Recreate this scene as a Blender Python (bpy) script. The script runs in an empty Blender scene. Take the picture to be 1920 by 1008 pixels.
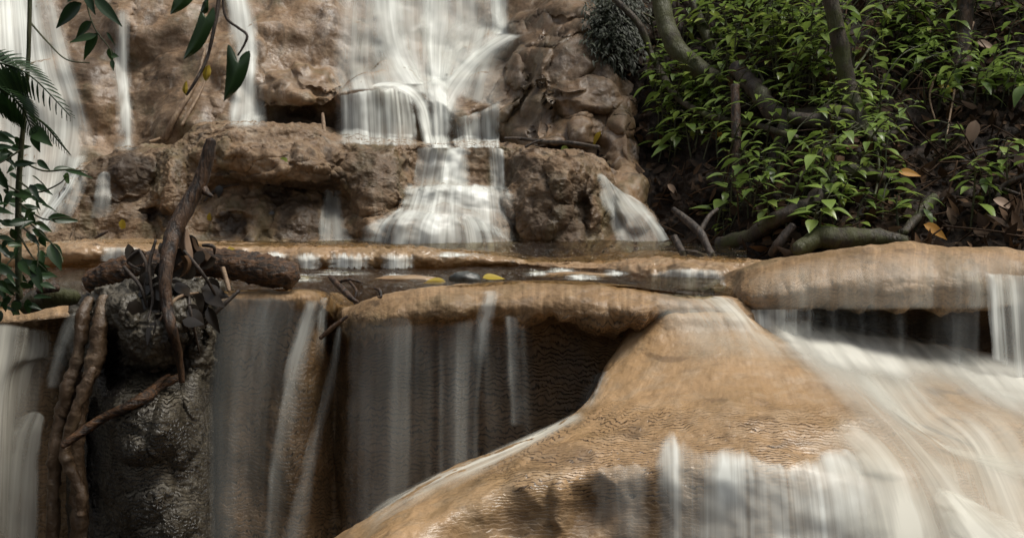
import bpy, math, random
import numpy as np
from mathutils import Vector
from mathutils.bvhtree import BVHTree

SC = bpy.context.scene
COL = SC.collection
random.seed(7)
RNG = np.random.default_rng(11)

# ------------------------------------------------------------------ camera, sky, sun, exposure
W0, H0, F = 1920.0, 1008.0, 2318.0
PITCH = math.atan(150.0 / F)
cam = bpy.data.cameras.new('camera')
cam.sensor_width = 36.0
cam.lens = F / W0 * 36.0
cam.clip_start, cam.clip_end = 0.05, 500
cam.dof.use_dof = True
cam.dof.focus_distance = 3.1
cam.dof.aperture_fstop = 13.0
camo = bpy.data.objects.new('camera', cam)
COL.objects.link(camo)
camo.rotation_euler = (math.pi / 2 - PITCH, 0, 0)
SC.camera = camo

SUN_EL, SUN_AZ = math.radians(65), math.radians(102)      # azimuth clockwise from +Y (north)
world = bpy.data.worlds.new('World')
SC.world = world
world.use_nodes = True
nt = world.node_tree
nt.nodes.clear()
sky = nt.nodes.new('ShaderNodeTexSky')
sky.sky_type = 'NISHITA'
sky.sun_disc = False
sky.sun_elevation = SUN_EL
sky.sun_rotation = SUN_AZ
sky.dust_density = 4.0
sky.air_density = 1.5
hs = nt.nodes.new('ShaderNodeHueSaturation')
hs.inputs['Saturation'].default_value = 0.28
bg = nt.nodes.new('ShaderNodeBackground')
bg.inputs['Strength'].default_value = 0.080
wo = nt.nodes.new('ShaderNodeOutputWorld')
nt.links.new(sky.outputs[0], hs.inputs['Color'])
nt.links.new(hs.outputs[0], bg.inputs['Color'])
nt.links.new(bg.outputs[0], wo.inputs['Surface'])

sun = bpy.data.lights.new('sun', 'SUN')
sun.energy = 2.4
sun.angle = math.radians(24)
sun.color = (1.0, 0.95, 0.86)
suno = bpy.data.objects.new('sun', sun)
COL.objects.link(suno)
sd = Vector((math.sin(SUN_AZ) * math.cos(SUN_EL), math.cos(SUN_AZ) * math.cos(SUN_EL), math.sin(SUN_EL)))
suno.rotation_euler = sd.to_track_quat('Z', 'Y').to_euler()
suno.location = sd * 20

SC.view_settings.view_transform = 'Standard'
SC.view_settings.look = 'None'
SC.view_settings.gamma = 1.0
SC.view_settings.exposure = 0.36
SC.render.engine = 'CYCLES'
SC.cycles.use_denoising = True
SC.cycles.transparent_max_bounces = 40
SC.cycles.max_bounces = 8

# ------------------------------------------------------------------ helpers
cP, sP = math.cos(PITCH), math.sin(PITCH)


def at(px, py, Y):
    """World point that the photo's pixel (px, py) shows at depth Y (metres along +Y)."""
    a, b = (px - W0 / 2) / F, (H0 / 2 - py) / F
    dy, dz = cP + b * sP, -sP + b * cP
    return np.stack(np.broadcast_arrays(a * Y / dy, Y + 0 * a, dz * Y / dy), -1).astype(float)


def V(px, py, Y):
    return Vector(at(np.float64(px), np.float64(py), np.float64(Y)))


def proj(P):
    x, y, z = P[..., 0], P[..., 1], P[..., 2]
    d = y * cP - z * sP
    return x / d * F + W0 / 2, H0 / 2 - (y * sP + z * cP) / d * F


_perm = np.random.default_rng(3).permutation(256)
_perm = np.concatenate([_perm, _perm, _perm])
_g = np.random.default_rng(4).normal(size=(256, 3))
_g /= np.linalg.norm(_g, axis=1)[:, None]


def perlin(p):
    i = np.floor(p).astype(int)
    f = p - i
    i &= 255
    u = f * f * f * (f * (f * 6 - 15) + 10)
    r = 0
    for dx in (0, 1):
        wx = u[..., 0] if dx else 1 - u[..., 0]
        for dy in (0, 1):
            wy = u[..., 1] if dy else 1 - u[..., 1]
            for dz in (0, 1):
                wz = u[..., 2] if dz else 1 - u[..., 2]
                h = _perm[_perm[_perm[i[..., 0] + dx] + i[..., 1] + dy] + i[..., 2] + dz]
                g = _g[h]
                r = r + wx * wy * wz * (g[..., 0] * (f[..., 0] - dx) + g[..., 1] * (f[..., 1] - dy) + g[..., 2] * (f[..., 2] - dz))
    return r * 1.4


def fbm(p, octs=4, gain=0.5, billow=False):
    a, r, t = 1.0, 0, 0
    for k in range(octs):
        n = perlin(p + 17.3 * k)
        r = r + a * (np.abs(n) * 2 - 0.6 if billow else n)
        t += a
        a *= gain
        p = p * 2.03
    return r / t


def sm(a, b, x):
    t = np.clip((x - a) / (b - a), 0, 1)
    return t * t * (3 - 2 * t)


def cr(A, m):
    """Catmull-Rom resampling of A along axis 0 to m samples."""
    A = np.asarray(A, float)
    n = len(A)
    t = np.linspace(0, n - 1, m)
    k = np.minimum(t.astype(int), n - 2)
    f = (t - k).reshape((-1,) + (1,) * (A.ndim - 1))
    p0, p1, p2, p3 = A[np.maximum(k - 1, 0)], A[k], A[k + 1], A[np.minimum(k + 2, n - 1)]
    return 0.5 * (2 * p1 + (p2 - p0) * f + (2 * p0 - 5 * p1 + 4 * p2 - p3) * f ** 2 + (3 * p1 - p0 - 3 * p2 + p3) * f ** 3)


def blur(A, n, axis):
    for _ in range(n):
        B = np.moveaxis(A, axis, 0)
        C = B.copy()
        C[1:-1] = 0.25 * B[:-2] + 0.5 * B[1:-1] + 0.25 * B[2:]
        A = np.moveaxis(C, 0, axis)
    return A


def normals(P):
    du, dv = np.gradient(P, axis=0), np.gradient(P, axis=1)
    n = np.cross(du, dv)
    return n / (np.linalg.norm(n, axis=-1, keepdims=True) + 1e-12)


def tag(o, label=None, cat=None, group=None, kind=None):
    if label: o['label'] = label
    if cat: o['category'] = cat
    if group: o['group'] = group
    if kind: o['kind'] = kind
    return o


def link(name, me, mat=None, parent=None):
    o = bpy.data.objects.new(name, me)
    COL.objects.link(o)
    if mat is not None:
        me.materials.append(mat)
    if parent is not None:
        o.parent = parent
        o.matrix_parent_inverse.identity()
    return o


def empty(name, loc):
    o = bpy.data.objects.new(name, None)
    COL.objects.link(o)
    o.location = loc
    o.empty_display_size = 0.05
    return o


def raw_mesh(name, verts, faces, attrs=None, smooth=True):
    me = bpy.data.meshes.new(name)
    verts = np.asarray(verts, np.float32)
    me.vertices.add(len(verts))
    me.vertices.foreach_set('co', verts.ravel())
    faces = np.asarray(faces, np.int32)
    nf, k = faces.shape
    me.loops.add(nf * k)
    me.loops.foreach_set('vertex_index', faces.ravel())
    me.polygons.add(nf)
    me.polygons.foreach_set('loop_start', np.arange(0, nf * k, k, dtype=np.int32))
    me.polygons.foreach_set('use_smooth', np.full(nf, smooth))
    me.update(calc_edges=True)
    for key, arr in (attrs or {}).items():
        arr = np.asarray(arr, np.float32)
        if arr.ndim == 1:
            me.attributes.new(key, 'FLOAT', 'POINT').data.foreach_set('value', arr)
        else:
            me.attributes.new(key, 'FLOAT_VECTOR', 'POINT').data.foreach_set('vector', arr.ravel())
    return me


def grid_faces(nu, nv, wrap=False):
    i = np.arange(nu if wrap else nu - 1)
    j = np.arange(nv - 1)
    I, J = np.meshgrid(i, j, indexing='ij')
    I2 = (I + 1) % nu
    return np.stack([I * nv + J, I * nv + J + 1, I2 * nv + J + 1, I2 * nv + J], -1).reshape(-1, 4)


class MB:
    """Collects quads and tubes for ONE mesh."""
    def __init__(s):
        s.v, s.f, s.n, s.c = [], [], 0, []

    def add(s, verts, faces, c=0.5):
        verts = np.asarray(verts, float).reshape(-1, 3)
        s.v.append(verts)
        s.f.append(np.asarray(faces, int) + s.n)
        s.n += len(verts)
        s.c.append(np.full(len(verts), c) if np.ndim(c) == 0 else np.asarray(c))

    def build(s, name, mat, parent=None, origin=None, smooth=True):
        v = np.concatenate(s.v)
        if origin is not None:
            v = v - np.asarray(origin)
        me = raw_mesh(name, v, np.concatenate(s.f), {'tone': np.concatenate(s.c)}, smooth)
        return link(name, me, mat, parent)

    def tube(s, pts, radii, seg=10, steps=6, rough=0.12, rs=18.0, c=0.5, knots=0.0):
        pts = np.asarray(pts, float)
        n = (len(pts) - 1) * steps + 1
        P = cr(pts, n) if len(pts) > 2 else np.linspace(pts[0], pts[1], n)
        R = np.interp(np.linspace(0, 1, n), np.linspace(0, 1, len(radii)), radii)
        T = np.gradient(P, axis=0)
        T /= np.linalg.norm(T, axis=1)[:, None] + 1e-9
        ref = np.array([0.3, 1.0, 0.2]) if abs(T[0][1]) < 0.8 else np.array([1.0, 0.1, 0.2])
        N = []
        a = np.cross(T[0], ref)
        for t in T:
            a = a - t * np.dot(a, t)
            a /= np.linalg.norm(a) + 1e-9
            N.append(a.copy())
        N = np.array(N)
        B = np.cross(T, N)
        th = np.linspace(0, 2 * math.pi, seg, endpoint=False)
        D = N[None] * np.cos(th)[:, None, None] + B[None] * np.sin(th)[:, None, None]
        Q = P[None] + D * R[None, :, None]
        k = 1 + rough * fbm(Q * rs / max(1e-6, 1), 3) * 2.0
        if knots:
            k = k + knots * np.clip(fbm(P * 40, 2), -.3, 1)[None]
        Q = P[None] + D * (R[None] * k)[..., None]
        # round off the two ends
        Q = np.concatenate([np.repeat(P[None, :1], seg, 0) - T[0] * R[0] * .5, Q, np.repeat(P[None, -1:], seg, 0) + T[-1] * R[-1] * .5], 1)
        s.add(Q.reshape(-1, 3), grid_faces(seg, n + 2, True), c)
        return P

    def leaf(s, base, d, up, L, Wd, bend=0.25, fold=0.25, c=0.5, nl=6, shape='ovate'):
        d = np.asarray(d, float); d = d / np.linalg.norm(d)
        up = np.asarray(up, float)
        side = np.cross(d, up); side /= np.linalg.norm(side) + 1e-9
        up = np.cross(side, d)
        t = np.linspace(0, 1, nl + 1)
        if shape == 'ovate':
            w = np.sin(np.pi * np.clip(t, 0, 1) ** 0.75) ** 0.9 * (1 - 0.25 * t)
        elif shape == 'lance':
            w = np.sin(np.pi * t ** 0.9)
        else:                       # heart: widest near the base
            w = np.sin(np.pi * t ** 0.5) ** 0.8
        w = w * Wd * 0.5
        w[0] = Wd * .03; w[-1] = 0.0008
        k = np.array([-1, -.5, 0, .5, 1])
        X = base + d * (L * t)[:, None] - up * (bend * L * t ** 2)[:, None]
        Q = X[:, None] + side * (w[:, None] * k)[..., None] + up * (np.abs(k)[None] * w[:, None] * fold)[..., None]
        if shape == 'heart':
            Q[0] = Q[0]
            Q[0:2, 0] -= d * L * 0.22; Q[0:2, 4] -= d * L * 0.22
            Q[0, 0] = base - d * L * .2 + side * (-Wd * .30); Q[0, 4] = base - d * L * .2 + side * (Wd * .30)
            Q[0, 1] = base - d * L * .12 + side * (-Wd * .14); Q[0, 3] = base - d * L * .12 + side * (Wd * .14)
        s.add(Q.reshape(-1, 3), grid_faces(nl + 1, 5), c)


# ------------------------------------------------------------------ materials
def new_mat(name):
    m = bpy.data.materials.new(name)
    m.use_nodes = True
    m.node_tree.nodes.clear()
    return m, m.node_tree


class NT:
    def __init__(s, t): s.t = t

    def n(s, typ, **kw):
        o = s.t.nodes.new('ShaderNode' + typ)
        for k, v in kw.items():
            if k == 'ins':
                for a, b in v.items():
                    if isinstance(b, bpy.types.NodeSocket): s.t.links.new(b, o.inputs[a])
                    else: o.inputs[a].default_value = b
            else: setattr(o, k, v)
        return o

    def math(s, op, a, b=None, clamp=False):
        o = s.t.nodes.new('ShaderNodeMath'); o.operation = op; o.use_clamp = clamp
        for i, x in enumerate((a, b)):
            if x is None: continue
            if isinstance(x, bpy.types.NodeSocket): s.t.links.new(x, o.inputs[i])
            else: o.inputs[i].default_value = x
        return o.outputs[0]

    def noise(s, vec, scale, detail=4, rough=0.55, dist=0.0):
        o = s.n('TexNoise', ins={'Vector': vec, 'Scale': scale, 'Detail': detail, 'Roughness': rough, 'Distortion': dist})
        return o.outputs['Fac']

    def mapr(s, x, a, b, c=0.0, d=1.0):
        o = s.n('MapRange', ins={0: x, 1: a, 2: b, 3: c, 4: d})
        o.interpolation_type = 'SMOOTHSTEP'
        return o.outputs[0]

    def mix(s, f, a, b, typ='MIX'):
        o = s.t.nodes.new('ShaderNodeMix'); o.data_type = 'RGBA'; o.blend_type = typ
        for i, x in ((0, f), (6, a), (7, b)):
            if isinstance(x, bpy.types.NodeSocket): s.t.links.new(x, o.inputs[i])
            else: o.inputs[i].default_value = x if i == 0 else (*x, 1)
        return o.outputs[2]

    def scale(s, vec, xyz):
        o = s.n('VectorMath', operation='MULTIPLY', ins={0: vec, 1: xyz})
        return o.outputs[0]


def rock_mat(name, c1, c2, c3, dark, rough=(0.35, 0.65), crinkle=0.0, streak=0.0, bump=0.5, pores=0.5, scale=1.0, spec=0.5, pale=(0.5, 0.45, 0.38), palef=0.0, algae=0.0, ripple=.8):
    m, t = new_mat(name)
    k = NT(t)
    co = k.n('TexCoord').outputs['Object']
    big = k.noise(co, 3.2 * scale, 5, 0.6, 0.4)
    med = k.noise(co, 17 * scale, 6, 0.62, 0.3)
    fine = k.noise(co, 95 * scale, 5, 0.65)
    col = k.mix(k.mapr(big, .38, .62), c1, c2)
    col = k.mix(k.mapr(med, .45, .70), col, c3)
    if palef:
        pn = k.mapr(k.noise(k.scale(co, (1.0, 1.0, .7)), 9, 7, .7, .6), .53, .66)
        col = k.mix(k.math('MULTIPLY', pn, palef), col, pale)
    col = k.mix(k.mapr(fine, .30, .5, .55 * pores, 0), col, dark)
    if algae:
        an = k.mapr(k.noise(k.scale(co, (1, 1, .6)), 5.5, 6, .65, .5), .50, .66)
        col = k.mix(k.math('MULTIPLY', an, algae), col, (.075, .07, .028))
        sn_ = k.mapr(k.noise(k.scale(co, (13, 13, 1.6)), 1, 5, .6), .54, .68)
        col = k.mix(k.math('MULTIPLY', sn_, algae * 1.2, clamp=True), col, dark)
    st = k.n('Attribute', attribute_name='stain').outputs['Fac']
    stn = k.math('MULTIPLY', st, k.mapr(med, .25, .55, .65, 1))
    col = k.mix(stn, col, dark)  # true stains, plus shade of recesses and overhangs put into the colour
    h = k.math('ADD', k.math('MULTIPLY', med, .7), k.math('MULTIPLY', fine, .28))
    if streak:
        fl = k.n('Attribute', attribute_name='flow').outputs['Vector']
        sn = k.math('ADD', k.math('MULTIPLY', k.noise(k.scale(fl, (120, 5, 4)), 1, 4, .6), .6), k.math('MULTIPLY', k.noise(k.scale(fl, (28, 3, 4)), 1, 3, .6, .5), .4))
        col = k.mix(k.mapr(sn, .3, .7, streak, 0), col, tuple(x * .45 for x in c2))
        col = k.mix(k.mapr(sn, .55, .8, 0, streak * .6), col, tuple(min(.6, x * 1.5) for x in c1))
    if crinkle:
        fv = k.n('Attribute', attribute_name='flow').outputs['Vector']
        sp = k.n('SeparateXYZ', ins={0: fv}).outputs[1]
        ph = k.math('ADD', k.math('MULTIPLY', sp, 78.0), k.math('ADD', k.math('MULTIPLY', k.noise(k.scale(fv, (38, 20, 1)), 1, 3, .6), 3.2), k.math('MULTIPLY', k.noise(k.scale(fv, (7, 7, 1)), 1, 3, .6), 6.0)))
        cc = k.math('FRACT', ph)
        ca = k.n('Attribute', attribute_name='crk').outputs['Fac']
        lines = k.math('MULTIPLY', k.mapr(cc, .12, .46, 1, 0), k.mapr(k.noise(k.scale(fv, (26, 60, 1)), 1, 3, .6), .36, .48))
        patch = k.mapr(k.noise(k.scale(co, (1, 1, 3)), 9, 4, .6), .34, .52, .08, 1)
        cf = k.math('MULTIPLY', k.math('MULTIPLY', lines, patch), ca)
        col = k.mix(k.math('MULTIPLY', cf, crinkle), col, dark)  # crease shade and wet algae both put into the line colour
        h = k.math('ADD', h, k.math('MULTIPLY', k.math('MULTIPLY', k.mapr(cc, 0, .45), ca), ripple))
    ro = k.mapr(k.noise(co, 7, 4), .35, .65, rough[0], rough[1])
    bp = k.n('Bump', ins={'Height': h, 'Strength': bump, 'Distance': .012})
    b = k.n('BsdfPrincipled', ins={'Base Color': col, 'Roughness': ro, 'Normal': bp.outputs[0], 'Specular IOR Level': spec})
    o = k.n('OutputMaterial', ins={'Surface': b.outputs[0]})
    return m


def water_mat(name, tint=(.80, .82, .77), su=42.0, sv=1.0, lo=.24, hi=.80, base=.26, gloss=.02):
    m, t = new_mat(name)
    k = NT(t)
    fl = k.n('Attribute', attribute_name='flow').outputs['Vector']
    de = k.n('Attribute', attribute_name='dens').outputs['Fac']
    s1 = k.noise(k.scale(fl, (su, sv, 1)), 1, 3, .6)
    s2 = k.noise(k.scale(fl, (su * .28, sv * .55, 1)), 1, 2, .5)
    s3 = k.noise(k.scale(fl, (su * 3.0, sv * 2.2, 1)), 1, 2, .5)
    st = k.math('ADD', k.math('ADD', k.math('MULTIPLY', s1, .42), k.math('MULTIPLY', s2, .46)), k.math('MULTIPLY', s3, .12))
    a = k.math('MULTIPLY', k.mapr(st, lo, hi, base, 1.0), de, clamp=True)
    ge = k.n('NewGeometry').outputs['Normal']
    nv_ = k.n('VectorMath', operation='NORMALIZE', ins={0: k.n('VectorMath', operation='ADD', ins={0: k.scale(ge, (.55, .55, .55)), 1: (0, -.12, .6)}).outputs[0]}).outputs[0]
    df = k.n('BsdfDiffuse', ins={'Color': (*tint, 1), 'Normal': nv_})
    tr = k.n('BsdfTranslucent', ins={'Color': (*tint, 1)})
    m1 = k.n('MixShader', ins={0: .22, 1: df.outputs[0], 2: tr.outputs[0]})
    gl = k.n('BsdfGlossy', ins={'Color': (1, 1, 1, 1), 'Roughness': .45})
    m2 = k.n('MixShader', ins={0: gloss, 1: m1.outputs[0], 2: gl.outputs[0]})
    tp = k.n('BsdfTransparent')
    m3 = k.n('MixShader', ins={0: a, 1: tp.outputs[0], 2: m2.outputs[0]})
    k.n('OutputMaterial', ins={'Surface': m3.outputs[0]})
    return m


def pool_mat(name, tint=(.80, .76, .62), scale=1.0):
    m, t = new_mat(name)
    k = NT(t)
    co = k.n('TexCoord').outputs['Object']
    h = k.math('ADD', k.noise(k.scale(co, (1.0, .55, 1)), 22 * scale, 3, .5, .8), k.math('MULTIPLY', k.noise(co, 70 * scale, 2), .25))
    bp = k.n('Bump', ins={'Height': h, 'Strength': 1.0, 'Distance': .05})
    gl = k.n('BsdfGlossy', ins={'Color': (1, 1, 1, 1), 'Roughness': .10, 'Normal': bp.outputs[0]})
    tp = k.n('BsdfTransparent', ins={'Color': (*tint, 1)})
    fr = k.n('Fresnel', ins={'IOR': 1.33, 'Normal': bp.outputs[0]})
    m3 = k.n('MixShader', ins={0: fr.outputs[0], 1: tp.outputs[0], 2: gl.outputs[0]})
    k.n('OutputMaterial', ins={'Surface': m3.outputs[0]})
    return m


def leaf_mat(name, c1, c2, rough=.38, trans=.3, spec=.5):
    m, t = new_mat(name)
    k = NT(t)
    tn = k.n('Attribute', attribute_name='tone').outputs['Fac']
    rnd = k.n('ObjectInfo').outputs['Random']
    f = k.math('ADD', k.math('MULTIPLY', tn, .7), k.math('MULTIPLY', rnd, .3))
    co = k.n('TexCoord').outputs['Object']
    f = k.math('ADD', f, k.math('MULTIPLY', k.math('SUBTRACT', k.noise(co, 60, 3), .5), .5), clamp=True)
    col = k.mix(f, c1, c2)
    b = k.n('BsdfPrincipled', ins={'Base Color': col, 'Roughness': rough, 'Specular IOR Level': spec})
    tr = k.n('BsdfTranslucent', ins={'Color': col})
    mx = k.n('MixShader', ins={0: trans, 1: b.outputs[0], 2: tr.outputs[0]})
    k.n('OutputMaterial', ins={'Surface': mx.outputs[0]})
    return m


def bark_mat(name, c1, c2, moss=None, mossf=0.0, rough=(.45, .8), grain=(30, 30, 6), bump=.7):
    m, t = new_mat(name)
    k = NT(t)
    co = k.n('TexCoord').outputs['Object']
    n1 = k.noise(k.scale(co, grain), 2.2, 5, .65, .4)
    n2 = k.noise(co, 14, 4, .6)
    col = k.mix(k.mapr(n1, .38, .62), c1, c2)
    col = k.mix(k.mapr(n2, .55, .75, 0, .7), col, tuple(x * .4 for x in c1))
    if moss:
        col = k.mix(k.mapr(k.noise(co, 8, 5, .65), .62 - mossf * .4, .78 - mossf * .4), col, moss)
    ro = k.mapr(n2, .3, .7, rough[0], rough[1])
    bp = k.n('Bump', ins={'Height': k.math('ADD', n1, k.math('MULTIPLY', n2, .6)), 'Strength': bump, 'Distance': .01})
    b = k.n('BsdfPrincipled', ins={'Base Color': col, 'Roughness': ro, 'Normal': bp.outputs[0]})
    k.n('OutputMaterial', ins={'Surface': b.outputs[0]})
    return m


M = {}
M['cliff'] = rock_mat('cliff_tufa', (.25, .158, .088), (.145, .09, .049), (.30, .215, .138), (.040, .026, .016), rough=(.28, .7), bump=.75, pores=.9, algae=.5, spec=.5, palef=.45, pale=(.52, .46, .40))
M['tier'] = rock_mat('tier_tufa', (.215, .137, .076), (.13, .081, .044), (.26, .183, .113), (.028, .018, .011), rough=(.4, .75), algae=.5, spec=.4, bump=1.0, pores=1.0, palef=.3, pale=(.46, .40, .32))
M['butt'] = rock_mat('wet_tufa', (.26, .17, .10), (.16, .10, .055), (.36, .27, .20), (.04, .025, .014), rough=(.18, .45), bump=.8, pores=.6, palef=.15)
M['ledge'] = rock_mat('ledge_travertine', (.38, .24, .125), (.25, .155, .075), (.34, .23, .13), (.030, .019, .010), rough=(.4, .62), crinkle=.9, streak=.6, bump=.6, pores=.8, spec=.4, algae=.35)
M['dome'] = rock_mat('dome_travertine', (.46, .292, .15), (.35, .22, .11), (.43, .30, .18), (.045, .026, .013), rough=(.26, .52), crinkle=1.0, streak=.32, algae=.22, bump=.42, pores=.3)
M['step'] = rock_mat('step_travertine', (.38, .245, .14), (.27, .175, .09), (.42, .30, .19), (.06, .04, .022), rough=(.15, .35), streak=.35, bump=.4, pores=.4)
M['clump'] = rock_mat('dark_wet_tufa', (.078, .066, .046), (.045, .037, .025), (.12, .105, .078), (.012, .008, .005), rough=(.3, .55), crinkle=.9, bump=.9, pores=.5, spec=.5, ripple=1.8)
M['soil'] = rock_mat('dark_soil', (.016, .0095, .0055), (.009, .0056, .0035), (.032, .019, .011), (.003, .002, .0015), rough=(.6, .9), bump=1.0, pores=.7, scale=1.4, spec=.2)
M['stonegrey'] = rock_mat('grey_stone', (.07, .075, .07), (.04, .043, .04), (.12, .12, .11), (.012, .012, .011), rough=(.12, .3), bump=.6, pores=.5)
M['moss'] = rock_mat('mossy_rock', (.035, .045, .018), (.02, .026, .012), (.07, .065, .04), (.008, .008, .005), rough=(.6, .9), bump=1.0, pores=.7, scale=1.6)
M['fall'] = water_mat('falling_water')
M['fallfine'] = water_mat('fine_falling_water', su=62, sv=1.1, lo=.28, hi=.76, base=.16, gloss=.06)
M['sheet'] = water_mat('sheet_water', tint=(.74, .72, .63), su=45, sv=1.5, lo=.28, hi=.70, base=.30, gloss=.02)
M['froth'] = water_mat('froth', tint=(.74, .73, .66), su=9, sv=4, lo=.25, hi=.7, base=.45, gloss=.0)
M['pool'] = pool_mat('pool_water')
M['leaf'] = leaf_mat('understory_leaf', (.07, .125, .022), (.28, .39, .09), rough=.3, trans=.35)
M['leafdark'] = leaf_mat('dark_leaf', (.010, .030, .010), (.035, .075, .018), rough=.32)
M['leafbright'] = leaf_mat('bright_leaf', (.12, .19, .035), (.38, .46, .10), rough=.3, trans=.35)
M['mossleaf'] = leaf_mat('moss_frond', (.012, .018, .008), (.05, .06, .028), rough=.6, trans=.1)
M['leafyellow'] = leaf_mat('yellow_leaf', (.30, .21, .02), (.50, .38, .04))
M['leaforange'] = leaf_mat('orange_leaf', (.30, .12, .015), (.50, .25, .03), rough=.6)
M['leafbrown'] = leaf_mat('brown_leaf', (.016, .010, .006), (.12, .066, .032), rough=.8, trans=.1, spec=.2)
M['leafpale'] = leaf_mat('pale_dry_leaf', (.20, .13, .085), (.33, .23, .16), rough=.6, trans=.15)
M['leafblack'] = leaf_mat('sodden_leaf', (.010, .008, .006), (.035, .026, .018), rough=.3, trans=.05)
M['wood'] = bark_mat('wet_dark_wood', (.014, .008, .005), (.075, .038, .017), rough=(.42, .75), bump=1.0)
M['logwood'] = bark_mat('rotting_log_wood', (.016, .010, .006), (.12, .055, .019), rough=(.3, .7), grain=(14, 45, 45), bump=1.0)
M['bark'] = bark_mat('grey_bark', (.03, .023, .015), (.065, .048, .03), moss=(.05, .055, .014), mossf=.5, bump=1.0)
M['barkmoss'] = bark_mat('mossy_bark', (.018, .013, .008), (.04, .028, .016), moss=(.042, .044, .009), mossf=.6, bump=1.0)
M['root'] = bark_mat('root_bark', (.018, .012, .008), (.048, .032, .02), moss=(.05, .055, .015), mossf=.3)
M['twig'] = bark_mat('twig_bark', (.02, .014, .010), (.06, .042, .03))
M['paletwig'] = bark_mat('pale_twig_bark', (.16, .10, .06), (.26, .18, .11))
M['stem'] = bark_mat('green_stem', (.035, .045, .015), (.07, .07, .03))
M['knob'] = rock_mat('root_crust', (.12, .074, .040), (.07, .043, .024), (.16, .11, .065), (.016, .010, .006), rough=(.28, .55), bump=1.0, pores=.8, spec=.5)

TREES = []


def lumps_apply(P, lumps, warp=14.0):
    """Push the surface along its normals: (px, py, rx, ry, height, power[, turn in degrees])."""
    px, py = proj(P)
    w = fbm(P * 7, 3)
    w2 = fbm(P * 7 + 31, 3)
    px = px + w * warp * 2; py = py + w2 * warp * 2
    d = np.zeros(P.shape[:2])
    for l in lumps:
        cx, cy, rx, ry, h, pw = l[:6]
        a = math.radians(l[6]) if len(l) > 6 else 0
        dx, dy = px - cx, py - cy
        u, v = dx * math.cos(a) + dy * math.sin(a), -dx * math.sin(a) + dy * math.cos(a)
        q = np.clip(1 - (u / rx) ** 2 - (v / ry) ** 2, 0, 1)
        d += h * q ** pw
    return P * (1 - d / np.linalg.norm(P, axis=-1))[..., None]


def spots(P, lst, warp=20.0):
    px, py = proj(P)
    w = fbm(P * 9 + 5, 4)
    px = px + w * warp * 2; py = py + fbm(P * 9 + 40, 4) * warp * 2
    r = np.zeros(P.shape[:2])
    for (cx, cy, rx, ry, h) in lst:
        q = np.clip(1.25 - ((px - cx) / rx) ** 2 - ((py - cy) / ry) ** 2, 0, 1)
        r = np.maximum(r, h * np.minimum(1, q * 1.5))
    return r


def rock(name, cols, nu, nv, mat, lumps=(), disp=(), stain_shade=(), crk=None, post=None, noise_mask=None):
    """cols: control columns of world points, all with the same number of rows."""
    A = np.array(cols, float)
    A = cr(A, nu)
    A = np.moveaxis(cr(np.moveaxis(A, 1, 0), nv), 0, 1)
    for q_, (amp, s, octs, kind) in enumerate(disp):
        if q_ == 1 and lumps:
            A = lumps_apply(A, lumps)
        N = normals(A)
        q = A * (np.array(s) if np.ndim(s) else s)
        d = fbm(q, octs, .5, kind == 'b') * amp
        if noise_mask is not None: d = d * noise_mask(A)
        A = A + N * d[..., None]
    if post is not None: A = post(A)
    du = np.linalg.norm(np.diff(A, axis=0), axis=-1).mean(1); dv = np.linalg.norm(np.diff(A, axis=1), axis=-1).mean(0)
    at_ = {'flow': np.stack(np.broadcast_arrays(np.concatenate([[0], np.cumsum(du)])[:, None], np.concatenate([[0], np.cumsum(dv)])[None], 0.0), -1).reshape(-1, 3)}
    if stain_shade: at_['stain'] = spots(A, stain_shade).ravel()
    if crk is not None: at_['crk'] = crk(A).ravel()
    v = A.reshape(-1, 3)
    f = grid_faces(nu, nv)
    me = raw_mesh(name, v, f, at_)
    o = link(name, me, mat)
    TREES.append(BVHTree.FromPolygons([tuple(x) for x in v], [tuple(int(q) for q in x) for x in f]))
    return o


def cast(px, py, trees=None):
    d = Vector(at(np.float64(px), np.float64(py), np.float64(1.0))).normalized()
    best, bn = None, None
    for t in (trees if trees is not None else TREES):
        loc, n, i, dist = t.ray_cast(Vector((0, 0, 0)), d, 60)
        if loc is not None and (best is None or loc.length < best.length):
            best, bn = loc, n
    if best is not None and bn.dot(d) > 0: bn = -bn
    return best, bn


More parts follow.
